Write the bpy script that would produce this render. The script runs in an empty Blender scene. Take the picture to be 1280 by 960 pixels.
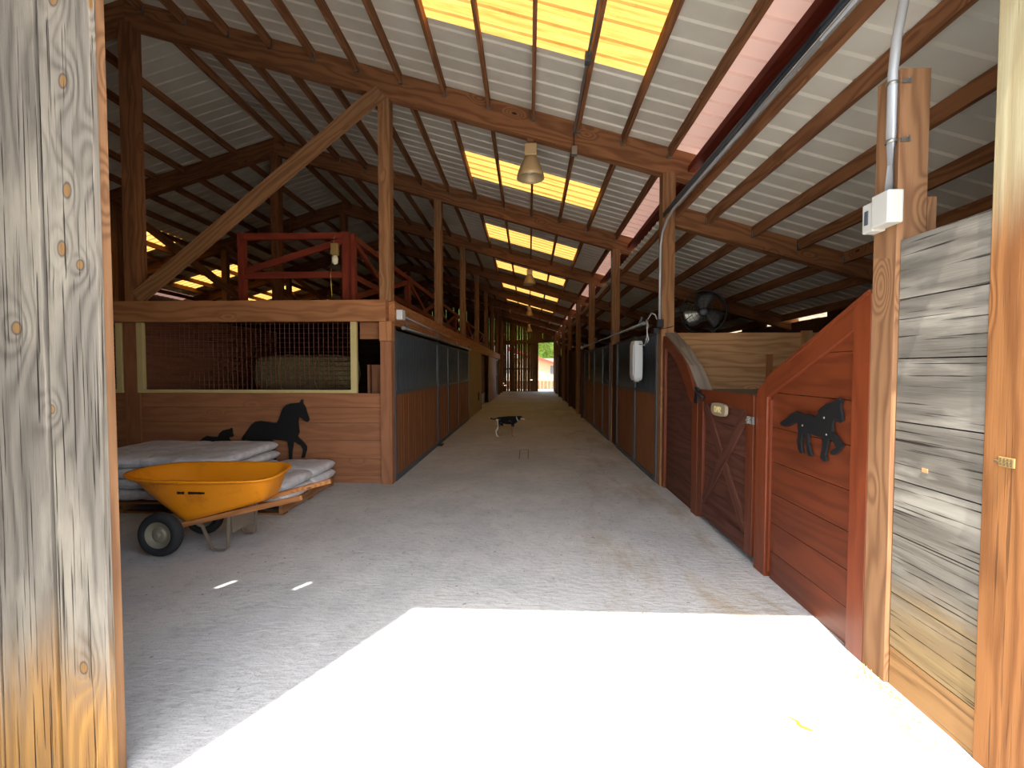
import bpy, math, random
from mathutils import Vector, noise as mnoise
random.seed(7)
R = random.random
def U(a, b): return a + (b - a) * R()
scene = bpy.context.scene
COL = scene.collection

# ------------------------------------------------------------------ colour / node helpers
def lin(c):
    return tuple((x / 12.92 if x <= .04045 else ((x + .055) / 1.055) ** 2.4) for x in c)
def rgb(r, g, b): return lin((r / 255, g / 255, b / 255)) + (1,)

class NT:
    def __init__(s, name):
        s.m = bpy.data.materials.new(name); s.m.use_nodes = True
        s.t = s.m.node_tree; s.t.nodes.clear()
        s.out = s.t.nodes.new('ShaderNodeOutputMaterial')
    def n(s, typ, **kw):
        nd = s.t.nodes.new(typ)
        for k, v in kw.items(): setattr(nd, k, v)
        return nd
    def link(s, a, b): s.t.links.new(a, b)
    def put(s, sock, v):
        if isinstance(v, bpy.types.NodeSocket): s.link(v, sock)
        else: sock.default_value = v
    def math(s, op, a, b=0.0, c=None, clamp=False):
        nd = s.n('ShaderNodeMath', operation=op); nd.use_clamp = clamp
        s.put(nd.inputs[0], a); s.put(nd.inputs[1], b)
        if c is not None: s.put(nd.inputs[2], c)
        return nd.outputs[0]
    def vec(s, x, y, z=0.0):
        nd = s.n('ShaderNodeCombineXYZ')
        s.put(nd.inputs[0], x); s.put(nd.inputs[1], y); s.put(nd.inputs[2], z)
        return nd.outputs[0]
    def noise(s, v, scale=1., detail=2., rough=.5, dist=0.):
        nd = s.n('ShaderNodeTexNoise'); s.link(v, nd.inputs['Vector'])
        nd.inputs['Scale'].default_value = scale; nd.inputs['Detail'].default_value = detail
        nd.inputs['Roughness'].default_value = rough; nd.inputs['Distortion'].default_value = dist
        return nd.outputs[0]
    def mix(s, f, a, b, mode='MIX'):
        nd = s.n('ShaderNodeMix', data_type='RGBA', blend_type=mode)
        s.put(nd.inputs[0], f); s.put(nd.inputs[6], a); s.put(nd.inputs[7], b)
        return nd.outputs[2]
    def maprange(s, v, a, b, c, d, smooth=False):
        nd = s.n('ShaderNodeMapRange'); nd.clamp = True
        if smooth: nd.interpolation_type = 'SMOOTHSTEP'
        s.put(nd.inputs[0], v)
        for i, q in enumerate((a, b, c, d)): nd.inputs[i + 1].default_value = q
        return nd.outputs[0]
    def bsdf(s, col, rough=.6, metal=0., spec=.5, normal=None):
        b = s.n('ShaderNodeBsdfPrincipled')
        s.put(b.inputs['Base Color'], col); s.put(b.inputs['Roughness'], rough)
        b.inputs['Metallic'].default_value = metal
        b.inputs['Specular IOR Level'].default_value = spec
        if normal is not None: s.link(normal, b.inputs['Normal'])
        s.link(b.outputs[0], s.out.inputs[0]); return b
    def bump(s, h, strength=.3, dist=.01):
        b = s.n('ShaderNodeBump'); s.link(h, b.inputs['Height'])
        b.inputs['Strength'].default_value = strength; b.inputs['Distance'].default_value = dist
        return b.outputs[0]

def wood(name, dark, light, K=16., knot=1., rough=.75, bump=.35, knotc=(60, 32, 18), var=.22, cracks=0., spec=.25, knotrate=.35, stain=None, ringamt=.5, klist=None, tan_or_lit=None, fine=150., crk=55.):
    t = NT(name)
    uv = t.n('ShaderNodeUVMap').outputs[0]
    oi = t.n('ShaderNodeObjectInfo').outputs['Random']
    sp = t.n('ShaderNodeSeparateXYZ'); t.link(uv, sp.inputs[0])
    u = t.math('ADD', sp.outputs[0], t.math('MULTIPLY', oi, 53.))
    v = t.math('ADD', sp.outputs[1], t.math('MULTIPLY', oi, 31.))
    n1 = t.noise(t.vec(t.math('MULTIPLY', u, .9), t.math('MULTIPLY', v, 5.)), 1., 2.)
    kv = t.n('ShaderNodeTexVoronoi'); t.link(t.vec(t.math('MULTIPLY', u, 2.), t.math('MULTIPLY', v, 4.6)), kv.inputs['Vector'])
    kv.inputs['Scale'].default_value = 1.
    cs = t.n('ShaderNodeSeparateColor'); t.link(kv.outputs['Color'], cs.inputs[0])
    on = t.math('LESS_THAN', cs.outputs[0], knotrate)
    fall = t.math('MULTIPLY', t.maprange(kv.outputs['Distance'], 0., .42, 1., 0., True), on)
    km2 = kr2 = None
    obj = t.n('ShaderNodeTexCoord').outputs['Object']
    so_ = t.n('ShaderNodeSeparateXYZ'); t.link(obj, so_.inputs[0])
    if klist:
        fall0 = fall; ds = None
        for kx, kz, kw, kh in klist:
            a = t.math('POWER', t.math('ABSOLUTE', t.math('DIVIDE', t.math('SUBTRACT', so_.outputs[0], kx), kw)), 2.)
            b = t.math('POWER', t.math('ABSOLUTE', t.math('DIVIDE', t.math('SUBTRACT', so_.outputs[2], kz), kh)), 2.)
            q = t.math('ADD', a, b); ds = q if ds is None else t.math('MINIMUM', ds, q)
        fall = t.math('ADD', fall0, t.math('DIVIDE', .75, t.math('ADD', 1., t.math('MULTIPLY', ds, .06))))
        km2 = t.maprange(ds, .7, 1.1, 1., 0.); kr2 = t.math('SUBTRACT', t.maprange(ds, 1.3, 2.2, 1., 0.), km2, clamp=True)
    ring = t.math('ADD', t.math('ADD', t.math('MULTIPLY', v, K), t.math('MULTIPLY', n1, 4.)), t.math('MULTIPLY', fall, 3.2 * knot))
    w = t.math('ADD', t.math('MULTIPLY', t.math('SINE', t.math('MULTIPLY', ring, 6.283)), .5), .5)
    w = t.math('POWER', w, 1.6)
    n2 = t.noise(t.vec(t.math('MULTIPLY', u, 5.), t.math('MULTIPLY', v, fine)), 1., 4., .65)
    n3 = t.noise(t.vec(t.math('MULTIPLY', u, .7), t.math('MULTIPLY', v, 2.2)), 1., 2.)
    g = t.math('ADD', t.math('MULTIPLY', w, ringamt), t.math('MULTIPLY', n2, 1. - ringamt), clamp=True)
    c = t.mix(g, rgb(*light), rgb(*dark))
    c = t.mix(1., c, t.mix(t.math('MULTIPLY', t.math('SUBTRACT', n3, .5), 1.), rgb(255, 255, 255), rgb(255, 255, 255)), 'MULTIPLY')
    br = t.math('ADD', 1. - var, t.math('MULTIPLY', n3, 2 * var))
    br = t.math('MULTIPLY', br, t.math('ADD', .9, t.math('MULTIPLY', oi, .2)))
    hs = t.n('ShaderNodeHueSaturation'); t.link(c, hs.inputs['Color']); t.link(br, hs.inputs['Value']); c = hs.outputs[0]
    if stain:
        n4 = t.noise(t.vec(t.math('MULTIPLY', u, 1.3), t.math('MULTIPLY', v, 6.)), 1., 4., .6)
        c = t.mix(t.maprange(n4, .5, .66, 0., .8), c, rgb(*stain))
    if tan_or_lit:
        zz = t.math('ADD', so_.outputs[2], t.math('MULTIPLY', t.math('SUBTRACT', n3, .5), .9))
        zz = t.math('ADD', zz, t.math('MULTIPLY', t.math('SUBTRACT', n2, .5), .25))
        tb = t.maprange(zz, tan_or_lit[0], tan_or_lit[1], .85, 0., True)
        c = t.mix(tb, c, t.mix(g, rgb(*tan_or_lit[2]), rgb(*tan_or_lit[3])))
    km = t.math('MULTIPLY', t.maprange(kv.outputs['Distance'], .05, .085, 1., 0.), on)
    c = t.mix(km, c, rgb(*knotc))
    if klist:
        c = t.mix(km2, c, rgb(*knotc)); c = t.mix(t.math('MULTIPLY', kr2, .75), c, rgb(74, 58, 46))
    h = t.math('ADD', t.math('MULTIPLY', w, .5), t.math('MULTIPLY', n2, .5))
    if cracks:
        n5 = t.noise(t.vec(t.math('ADD', t.math('MULTIPLY', u, 1.4), t.math('MULTIPLY', fall, .6)), t.math('MULTIPLY', v, crk)), 1., 3., .55)
        ck = t.maprange(n5, .60, .66, 0., cracks)
        c = t.mix(ck, c, rgb(38, 30, 24)); h = t.math('SUBTRACT', h, t.math('MULTIPLY', ck, 1.5))
    t.bsdf(c, rough, 0., spec, t.bump(h, bump, .004))
    return t.m

def plain(name, col, rough=.5, metal=0., spec=.5, nscale=6., var=.12, bump=0., bscale=40.):
    t = NT(name)
    co = t.n('ShaderNodeTexCoord').outputs['Object']
    nn = t.noise(co, nscale, 4., .6)
    hs = t.n('ShaderNodeHueSaturation'); hs.inputs['Color'].default_value = rgb(*col)
    t.link(t.math('ADD', 1. - var, t.math('MULTIPLY', nn, 2 * var)), hs.inputs['Value'])
    nrm = t.bump(t.noise(co, bscale, 4., .6), bump, .01) if bump else None
    t.bsdf(hs.outputs[0], rough, metal, spec, nrm)
    return t.m

M = {}
M['beam'] = wood('beam_wood', (100, 62, 38), (156, 106, 70), K=9, rough=.8, knotrate=.3, var=.25)
M['post'] = wood('post_wood', (112, 76, 50), (164, 120, 82), K=14, rough=.8, var=.2)
M['stall'] = wood('stall_wood', (120, 76, 50), (164, 110, 76), K=7, rough=.6, knotrate=.22, var=.25, ringamt=.3)
M['stallv'] = wood('door_board_wood', (106, 62, 36), (146, 94, 58), K=7, rough=.6, knotrate=.12, var=.25, ringamt=.3)
M['light'] = wood('pale_pine', (150, 105, 68), (205, 158, 112), K=10, rough=.7, knotrate=.2)
M['header'] = wood('header_wood', (138, 88, 54), (184, 128, 86), K=8, rough=.7, knotrate=.15, var=.2)
M['red'] = wood('red_stained_wood', (76, 32, 15), (116, 54, 27), K=9, rough=.42, bump=.2, knotrate=.22, knotc=(70, 22, 12), var=.3, spec=.45, ringamt=.35)
M['redframe'] = wood('red_frame_wood', (86, 36, 17), (124, 58, 29), K=9, rough=.42, bump=.2, knotrate=.12, knotc=(80, 26, 12), var=.18, spec=.45, ringamt=.3)
M['redbrown'] = wood('brown_red_board', (66, 36, 26), (100, 60, 46), K=10, rough=.7, knotrate=.1)
M['railred'] = wood('rail_red_wood', (92, 34, 22), (128, 52, 34), K=9, rough=.6, knotrate=.05)
M['grey'] = wood('weathered_grey_wood', (76, 70, 62), (134, 126, 115), K=16, knot=1.2, rough=.9, bump=1., knotc=(132, 100, 64), var=.34, cracks=.9, spec=.1, knotrate=.12, stain=(148, 139, 124), ringamt=.35, fine=190., crk=95.,
    klist=[(-.035, 2.64, .013, .022), (-.033, 2.25, .013, .024), (-.06, 2.04, .014, .024), (.008, 1.98, .012, .016), (-.06, 2.93, .014, .022), (-.03, .47, .013, .02), (-.12, 1.45, .010, .014), (-.24, 1.75, .016, .02)],
    tan_or_lit=(.22, .75, (120, 78, 36), (196, 146, 78)))
M['greyplank'] = wood('weathered_plank', (74, 69, 62), (128, 122, 112), K=12, knot=.9, rough=.9, bump=1., knotc=(96, 84, 66), var=.34, cracks=.9, spec=.1, knotrate=.12, stain=(158, 152, 140), ringamt=.3, fine=170., crk=70.,
    tan_or_lit=(.3, .7, (112, 88, 56), (164, 138, 96)))
M['tanplank'] = wood('tan_plank', (128, 92, 56), (168, 128, 84), K=10, knot=.5, rough=.85, bump=.5, knotc=(110, 80, 50), cracks=.4, knotrate=.05)
M['jamb'] = wood('jamb_orange_wood', (104, 62, 30), (152, 102, 58), K=12, knot=1.2, rough=.8, bump=.5, knotc=(140, 78, 36), knotrate=.4, cracks=.5, tan_or_lit=(2.55, 1.95, (150, 140, 104), (188, 180, 146)))  # pale upper zone is sunlight on the jamb put into the colour
M['newpost'] = wood('post_fresh_wood', (102, 68, 44), (152, 112, 78), K=12, knot=1.4, rough=.8, bump=.4, knotc=(190, 140, 70), knotrate=.4, var=.15)
M['farboard'] = wood('far_board', (70, 48, 32), (128, 98, 66), K=10, rough=.9, cracks=.4)
M['darkboard'] = wood('dark_board', (52, 30, 20), (84, 52, 34), K=10, rough=.8)
M['ply'] = wood('plywood', (150, 125, 80), (178, 152, 100), K=4, rough=.7, knotrate=.1, ringamt=.2)
M['cream'] = plain('cream_paint', (196, 178, 124), .5)
M['steel'] = plain('grey_painted_steel', (74, 79, 86), .5, .1, var=.2)
M['grille'] = plain('dark_steel_bars', (104, 114, 124), .5, .1, var=.25)
M['blade'] = plain('fan_blade_grey', (40, 36, 36), .6)
M['backing'] = plain('mesh_backing_dark', (34, 38, 44), .7)
M['galv'] = plain('galvanised_steel', (150, 148, 142), .4, .8, var=.25)
M['alum'] = plain('spun_aluminium', (196, 172, 132), .5, .35, var=.1)
M['white'] = plain('white_plastic', (205, 208, 210), .45, var=.05)
M['offwhite'] = plain('grey_white_box', (186, 184, 176), .5, var=.08)
M['conduit'] = plain('conduit_grey', (176, 178, 182), .4, .3, var=.08)
M['black'] = plain('black_paint', (10, 10, 12), .6, var=.2)
M['cable'] = plain('black_cable', (16, 16, 17), .5)
M['wirered'] = plain('rusty_wire', (138, 84, 76), .6)
M['rubber'] = plain('tyre_rubber', (26, 26, 27), .8, bump=.2)
M['hubgrey'] = plain('hub_grey', (132, 126, 108), .5, .3, var=.25)
M['paver'] = plain('leg_steel', (142, 128, 112), .45, .55, var=.3)
M['brass'] = plain('brass_plate', (200, 168, 104), .4, .6)
M['pallet'] = wood('pallet_wood', (96, 62, 38), (160, 112, 72), K=10, rough=.85, cracks=.4)
M['handle'] = wood('handle_wood', (140, 86, 48), (196, 134, 82), K=12, rough=.6, knotrate=.05)
M['slate'] = plain('gate_plaque_stone', (150, 134, 108), .7, var=.2, bump=.2)
M['plaqueink'] = plain('plaque_ink', (232, 214, 150), .6)
M['cap'] = wood('grey_cap_board', (104, 92, 80), (138, 124, 110), K=10, rough=.6, knotrate=.05)
M['bulb'] = plain('lamp_glass', (220, 214, 190), .15)
M['leaf'] = plain('yellow_leaf', (226, 168, 30), .6)
M['straw'] = plain('straw', (196, 176, 96), .8)
M['debris'] = plain('brown_debris', (98, 82, 62), .9)
M['housewall'] = plain('pale_stucco', (150, 128, 104), .9)
M['redroof'] = plain('red_roofing', (130, 50, 38), .8)
M['fence'] = wood('outdoor_fence', (104, 76, 56), (140, 110, 86), K=8)
M['dirt'] = plain('yard_ground', (190, 172, 146), .95, nscale=.6, var=.15)

def mk_mixmat():
    # bag: white woven plastic with wrinkles
    t = NT('white_sack'); co = t.n('ShaderNodeTexCoord').outputs['Object']
    n = t.noise(co, 5., 5., .6, .6); n2 = t.noise(co, 22., 3., .5)
    c = t.mix(t.maprange(n, .35, .65, 0., 1.), rgb(188, 182, 180), rgb(222, 220, 220))
    t.bsdf(c, .5, 0., .3, t.bump(t.math('ADD', n, t.math('MULTIPLY', n2, .4)), .6, .05)); M['sack'] = t.m
    # yellow tray
    t = NT('orange_poly_tray'); co = t.n('ShaderNodeTexCoord').outputs['Object']
    n = t.noise(co, 4., 5., .65, .5)
    c = t.mix(t.maprange(n, .55, .7, 0., .55), rgb(226, 138, 18), rgb(168, 92, 22))
    t.bsdf(c, .42, 0., .4); M['tray'] = t.m
    # hay
    t = NT('hay'); co = t.n('ShaderNodeTexCoord').outputs['Object']
    n = t.noise(co, 30., 5., .8); n2 = t.noise(co, 5., 3.)
    c = t.mix(n, rgb(84, 72, 48), rgb(186, 168, 122)); c = t.mix(t.maprange(n2, .4, .6, 0, .4), c, rgb(118, 104, 72))
    t.bsdf(c, .95, 0., .1, t.bump(n, 1., .03)); M['hay'] = t.m
    # foliage
    t = NT('foliage'); co = t.n('ShaderNodeTexCoord').outputs['Object']
    n = t.noise(co, 3., 6., .8)
    t.bsdf(t.mix(t.maprange(n, .35, .65, 0., 1.), rgb(58, 96, 34), rgb(134, 170, 78)), .8, 0., .2, t.bump(n, 1., .3)); M['foliage'] = t.m
    t = NT('dry_foliage'); co = t.n('ShaderNodeTexCoord').outputs['Object']
    n = t.noise(co, 3., 6., .8)
    t.bsdf(t.mix(t.maprange(n, .35, .65, 0., 1.), rgb(150, 120, 50), rgb(220, 196, 110)), .8, 0., .2, t.bump(n, 1., .3)); M['dry'] = t.m
    # concrete floor
    t = NT('concrete_floor'); co = t.n('ShaderNodeTexCoord').outputs['Object']
    sp = t.n('ShaderNodeSeparateXYZ'); t.link(co, sp.inputs[0])
    big = t.noise(co, .7, 4., .6, .4); mid = t.noise(co, 5., 5., .65); fine = t.noise(co, 90., 3., .6)
    brush = t.noise(t.vec(t.math('MULTIPLY', sp.outputs[0], 6.), t.math('MULTIPLY', sp.outputs[1], 55.)), 1., 3., .6)
    c = t.mix(t.maprange(big, .35, .68, 0., 1.), rgb(168, 168, 166), rgb(192, 190, 184))
    c = t.mix(t.maprange(mid, .45, .75, 0., .35), c, rgb(140, 138, 134))
    c = t.mix(t.maprange(fine, .56, .70, 0., .5), c, rgb(112, 106, 98))
    dm = t.noise(t.vec(t.math('MULTIPLY', sp.outputs[0], 16.), t.math('MULTIPLY', sp.outputs[1], 26.)), 1., 2., .5)
    c = t.mix(t.math('MULTIPLY', t.maprange(dm, .56, .68, 0., .35), t.maprange(mid, .4, .6, .2, 1.)), c, rgb(122, 118, 110))
    # worn sandy stains on the right hand side of the aisle
    st = t.noise(t.vec(t.math('MULTIPLY', sp.outputs[0], 2.2), t.math('MULTIPLY', sp.outputs[1], .8)), 1., 5., .7, .5)
    right = t.maprange(sp.outputs[0], .1, 1.1, 0., 1., True)
    c = t.mix(t.math('MULTIPLY', t.maprange(st, .5, .64, 0., .6), right), c, rgb(150, 132, 104))
    vo = t.n('ShaderNodeTexVoronoi'); t.link(co, vo.inputs['Vector']); vo.inputs['Scale'].default_value = 9.
    cs = t.n('ShaderNodeSeparateColor'); t.link(vo.outputs['Color'], cs.inputs[0])
    sk = t.math('MULTIPLY', t.maprange(vo.outputs['Distance'], .06, .10, 1., 0.), t.math('LESS_THAN', cs.outputs[1], .14))
    c = t.mix(t.math('MULTIPLY', sk, .7), c, rgb(92, 84, 72))
    h = t.math('ADD', t.math('ADD', t.math('MULTIPLY', brush, .7), t.math('MULTIPLY', fine, .5)), t.math('MULTIPLY', dm, 1.6))
    t.bsdf(c, .72, 0., .35, t.bump(h, .6, .008)); M['concrete'] = t.m
    # painted roof sheet
    def sheet(name, a, b):
        t = NT(name); co = t.n('ShaderNodeTexCoord').outputs['Object']
        n = t.noise(co, 1.2, 4., .6)
        t.bsdf(t.mix(t.maprange(n, .3, .7, 0., 1.), rgb(*a), rgb(*b)), .45, 0., .4)
        return t.m
    M['sheet'] = sheet('white_roof_sheet', (206, 200, 184), (226, 220, 206))
    t = NT('pink_bounce_sheet')  # pink tint stands for red light bounced onto the white sheet
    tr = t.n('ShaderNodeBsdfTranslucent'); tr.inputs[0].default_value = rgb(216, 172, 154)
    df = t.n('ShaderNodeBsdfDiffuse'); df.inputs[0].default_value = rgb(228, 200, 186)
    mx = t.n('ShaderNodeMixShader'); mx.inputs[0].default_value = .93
    t.link(tr.outputs[0], mx.inputs[1]); t.link(df.outputs[0], mx.inputs[2]); t.link(mx.outputs[0], t.out.inputs[0]); M['bouncesheet'] = t.m
    # yellow translucent fibreglass
    t = NT('yellow_fibreglass'); co = t.n('ShaderNodeTexCoord').outputs['Object']
    sp = t.n('ShaderNodeSeparateXYZ'); t.link(co, sp.inputs[0])
    n = t.noise(t.vec(t.math('MULTIPLY', sp.outputs[0], 1.3), t.math('MULTIPLY', sp.outputs[1], 16.)), 1., 6., .75, .6)
    n2 = t.noise(co, 7., 5., .75, 1.5)
    c = t.mix(t.maprange(n, .35, .7, 0., 1.), rgb(188, 146, 74), rgb(146, 102, 44))
    c = t.mix(t.maprange(n2, .60, .72, 0., .4), c, rgb(138, 94, 40))
    tr = t.n('ShaderNodeBsdfTranslucent'); t.link(c, tr.inputs[0])
    df = t.n('ShaderNodeBsdfDiffuse'); t.link(c, df.inputs[0])
    mx = t.n('ShaderNodeMixShader'); mx.inputs[0].default_value = .55
    t.link(tr.outputs[0], mx.inputs[1]); t.link(df.outputs[0], mx.inputs[2]); t.link(mx.outputs[0], t.out.inputs[0])
    M['fibre'] = t.m
    # dog coat
    t = NT('dog_coat'); co = t.n('ShaderNodeTexCoord').outputs['Object']
    sp = t.n('ShaderNodeSeparateXYZ'); t.link(co, sp.inputs[0])
    x, z = sp.outputs[0], sp.outputs[2]
    legs = t.maprange(z, .235, .26, 1., 0.)
    white = t.math('MULTIPLY', t.maprange(x, -.20, -.19, 1., 0.), t.math('MULTIPLY', t.maprange(z, .40, .41, 1., 0.), t.maprange(x, -.27, -.26, 0., 1.)))
    tip = t.maprange(x, -.40, -.385, 1., 0.)
    muz = t.math('MULTIPLY', t.maprange(x, .29, .30, 0., 1.), t.maprange(z, .435, .445, 1., 0.))
    spot = t.maprange(t.noise(co, 9., 2.), .62, .66, 0., .6)
    c = t.mix(spot, rgb(14, 13, 14), rgb(90, 90, 92))
    c = t.mix(legs, c, rgb(150, 116, 92))
    for q in (white, tip): c = t.mix(q, c, rgb(214, 208, 200))
    c = t.mix(muz, c, rgb(190, 160, 140))
    t.bsdf(c, .8, 0., .2, t.bump(t.noise(co, 120., 2.), .3, .005)); M['dog'] = t.m
mk_mixmat()

# ------------------------------------------------------------------ mesh builder
def orth(d):
    d = Vector(d).normalized()
    a = Vector((0, 0, 1)) if abs(d.z) < .9 else Vector((1, 0, 0))
    s = d.cross(a).normalized(); return d, s, s.cross(d).normalized()

class MB:
    def __init__(s): s.v = []; s.f = []
    def face(s, idx, L=(1, 0, 0), off=0., smooth=False): s.f.append((idx, Vector(L), off, smooth))
    def box(s, x0, y0, z0, x1, y1, z1, L=None):
        if x0 > x1: x0, x1 = x1, x0
        if y0 > y1: y0, y1 = y1, y0
        if z0 > z1: z0, z1 = z1, z0
        d = (x1 - x0, y1 - y0, z1 - z0)
        if L is None: k = d.index(max(d)); L = [0, 0, 0]; L[k] = 1
        b = len(s.v); off = U(0, 40)
        s.v += [(x0, y0, z0), (x1, y0, z0), (x1, y1, z0), (x0, y1, z0), (x0, y0, z1), (x1, y0, z1), (x1, y1, z1), (x0, y1, z1)]
        for q in ((0, 3, 2, 1), (4, 5, 6, 7), (0, 1, 5, 4), (2, 3, 7, 6), (1, 2, 6, 5), (3, 0, 4, 7)):
            s.face([b + i for i in q], L, off)
        return s
    def bar(s, p0, p1, w, h, up=(0, 0, 1)):
        p0, p1 = Vector(p0), Vector(p1); d = (p1 - p0).normalized(); up = Vector(up)
        side = d.cross(up)
        if side.length < 1e-4: side = d.cross(Vector((1, 0, 0)))
        side.normalize(); u2 = side.cross(d).normalized()
        b = len(s.v); off = U(0, 40)
        for p in (p0, p1):
            for a, c in ((-1, -1), (1, -1), (1, 1), (-1, 1)):
                s.v.append(tuple(p + side * a * w / 2 + u2 * c * h / 2))
        for q in ((0, 1, 2, 3), (7, 6, 5, 4), (0, 4, 5, 1), (1, 5, 6, 2), (2, 6, 7, 3), (3, 7, 4, 0)):
            s.face([b + i for i in q], d, off)
        return s
    def tube(s, pts, r, n=8, cap=True):
        pts = [Vector(p) for p in pts]; b = len(s.v); off = U(0, 40)
        prev = None
        for i, p in enumerate(pts):
            t = (pts[min(i + 1, len(pts) - 1)] - pts[max(i - 1, 0)]).normalized()
            if prev is None: _, sx, sy = orth(t)
            else:
                sx = (prev - t * prev.dot(t)).normalized(); sy = t.cross(sx)
            prev = sx
            rr = r[i] if isinstance(r, (list, tuple)) else r
            for k in range(n):
                a = 2 * math.pi * k / n
                s.v.append(tuple(p + (sx * math.cos(a) + sy * math.sin(a)) * rr))
        for i in range(len(pts) - 1):
            for k in range(n):
                a, c = b + i * n + k, b + i * n + (k + 1) % n
                s.face([a, c, c + n, a + n], t, off, True)
        if cap:
            s.face([b + k for k in range(n)][::-1], (1, 0, 0), off); s.face([b + (len(pts) - 1) * n + k for k in range(n)], (1, 0, 0), off)
        return s
    def lathe(s, prof, c, axis=(0, 0, 1), n=32):
        d, sx, sy = orth(axis); c = Vector(c); b = len(s.v)
        for (r, h) in prof:
            for k in range(n):
                a = 2 * math.pi * k / n
                s.v.append(tuple(c + d * h + (sx * math.cos(a) + sy * math.sin(a)) * r))
        for i in range(len(prof) - 1):
            for k in range(n):
                a, e = b + i * n + k, b + i * n + (k + 1) % n
                s.face([a, e, e + n, a + n], d, 0., True)
        return s
    def prism(s, poly, axis, a, c, L=(1, 0, 0)):
        # poly of 2D points in the plane normal to axis ('x': (y,z), 'y': (x,z), 'z': (x,y))
        def P(p, q): return {'x': (q, p[0], p[1]), 'y': (p[0], q, p[1]), 'z': (p[0], p[1], q)}[axis]
        b = len(s.v); n = len(poly); off = U(0, 40)
        s.v += [P(p, a) for p in poly] + [P(p, c) for p in poly]
        s.face(list(range(b, b + n)), L, off); s.face(list(range(b + n, b + 2 * n))[::-1], L, off)
        for i in range(n):
            j = (i + 1) % n; s.face([b + i, b + n + i, b + n + j, b + j], L, off)
        return s
    def rings(s, rs, close0=False, close1=False, smooth=True):
        b = len(s.v); n = len(rs[0])
        for r in rs: s.v += [tuple(p) for p in r]
        for i in range(len(rs) - 1):
            for k in range(n):
                a, e = b + i * n + k, b + i * n + (k + 1) % n
                s.face([a, e, e + n, a + n], (1, 0, 0), 0., smooth)
        if close0: s.face([b + k for k in range(n)][::-1])
        if close1: s.face([b + (len(rs) - 1) * n + k for k in range(n)])
        return s
    def build(s, name, mat, parent=None, bevel=0., recalc=True):
        me = bpy.data.meshes.new(name)
        me.from_pydata(s.v, [], [f[0] for f in s.f]); me.materials.append(mat)
        if recalc:
            import bmesh
            bm = bmesh.new(); bm.from_mesh(me); bmesh.ops.recalc_face_normals(bm, faces=bm.faces); bm.to_mesh(me); bm.free()
        uv = me.uv_layers.new(name='UVMap').data
        for p, (idx, L, off, sm) in zip(me.polygons, s.f):
            nrm = p.normal; Ld = L - nrm * L.dot(nrm)
            if Ld.length < .2: # end grain
                Ld = Vector((1, 0, 0)) - nrm * nrm.x
                if Ld.length < .2: Ld = Vector((0, 1, 0)) - nrm * nrm.y
            Ld.normalize(); W = nrm.cross(Ld)
            k = max(range(3), key=lambda i: abs(nrm[i]))
            p.use_smooth = sm
            for li in p.loop_indices:
                co = me.vertices[me.loops[li].vertex_index].co
                uv[li].uv = (co.dot(Ld) + off, co.dot(W) + off * .37 + k * 2.3)
        o = bpy.data.objects.new(name, me); COL.objects.link(o)
        if parent is not None: o.parent = parent
        if bevel:
            b = o.modifiers.new('bevel', 'BEVEL'); b.width = bevel; b.segments = 2; b.limit_method = 'ANGLE'
        return o

def tag(o, label=None, cat=None, group=None, kind=None):
    if label: o['label'] = label
    if cat: o['category'] = cat
    if group: o['group'] = group
    if kind: o['kind'] = kind
    return o
def empty(name, label, cat, loc=(0, 0, 0), group=None):
    o = bpy.data.objects.new(name, None); COL.objects.link(o); o.location = loc; o.empty_display_size = .1
    return tag(o, label, cat, group)
class Thing:
    """parts are given in world coordinates; the empty sits at the thing's base"""
    def __init__(s, name, label, cat, loc=(0, 0, 0), group=None):
        s.root = empty(name, label, cat, loc, group); s.loc = Vector(loc)
    def part(s, name, mb, mat, parent=None, bevel=0., label=None):
        o = mb.build(name, mat, None, bevel)
        for v in o.data.vertices: v.co -= s.loc
        o.parent = parent or s.root
        if label: o['label'] = label
        return o
def single(name, mb, mat, label, cat, group=None, bevel=0., kind=None):
    return tag(mb.build(name, mat, None, bevel), label, cat, group, kind)
def struct(name, mb, mat, bevel=0.): return tag(mb.build(name, mat, None, bevel), kind='structure')
ORD = ['zeroth', 'first', 'second', 'third', 'fourth', 'fifth', 'sixth', 'seventh', 'eighth', 'ninth', 'tenth', 'eleventh', 'twelfth', 'thirteenth', 'fourteenth', 'fifteenth', 'sixteenth']

# ------------------------------------------------------------------ layout
XL, XR = -1.88, 1.81
RX = -5.6                       # ridge
FR = [6.2 + 3.62 * k for k in range(8)]   # frame (bent) positions, last at 31.54
YF, YB = 1.6, 31.6
def zy(y): return -.0135 * (y - 6.2)
def zroof(x, y=6.2):            # underside of the roof sheets
    if x < RX: x = 2 * RX - x
    return 5.10 - .29 * x + zy(y)
EAVE = 2.30
LEAVE = 2 * RX - EAVE
def zlean(x, y=6.2): return 3.80 - .29 * (x - 1.95) + zy(y)

# ------------------------------------------------------------------ ground and floor
m = MB(); m.box(-14, -14, -.2, 7, YB + .2, 0); struct('floor', m, M['concrete'])
m = MB(); m.box(-90, -60, -.6, 90, 160, -.05); struct('ground', m, M['dirt'])

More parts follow.
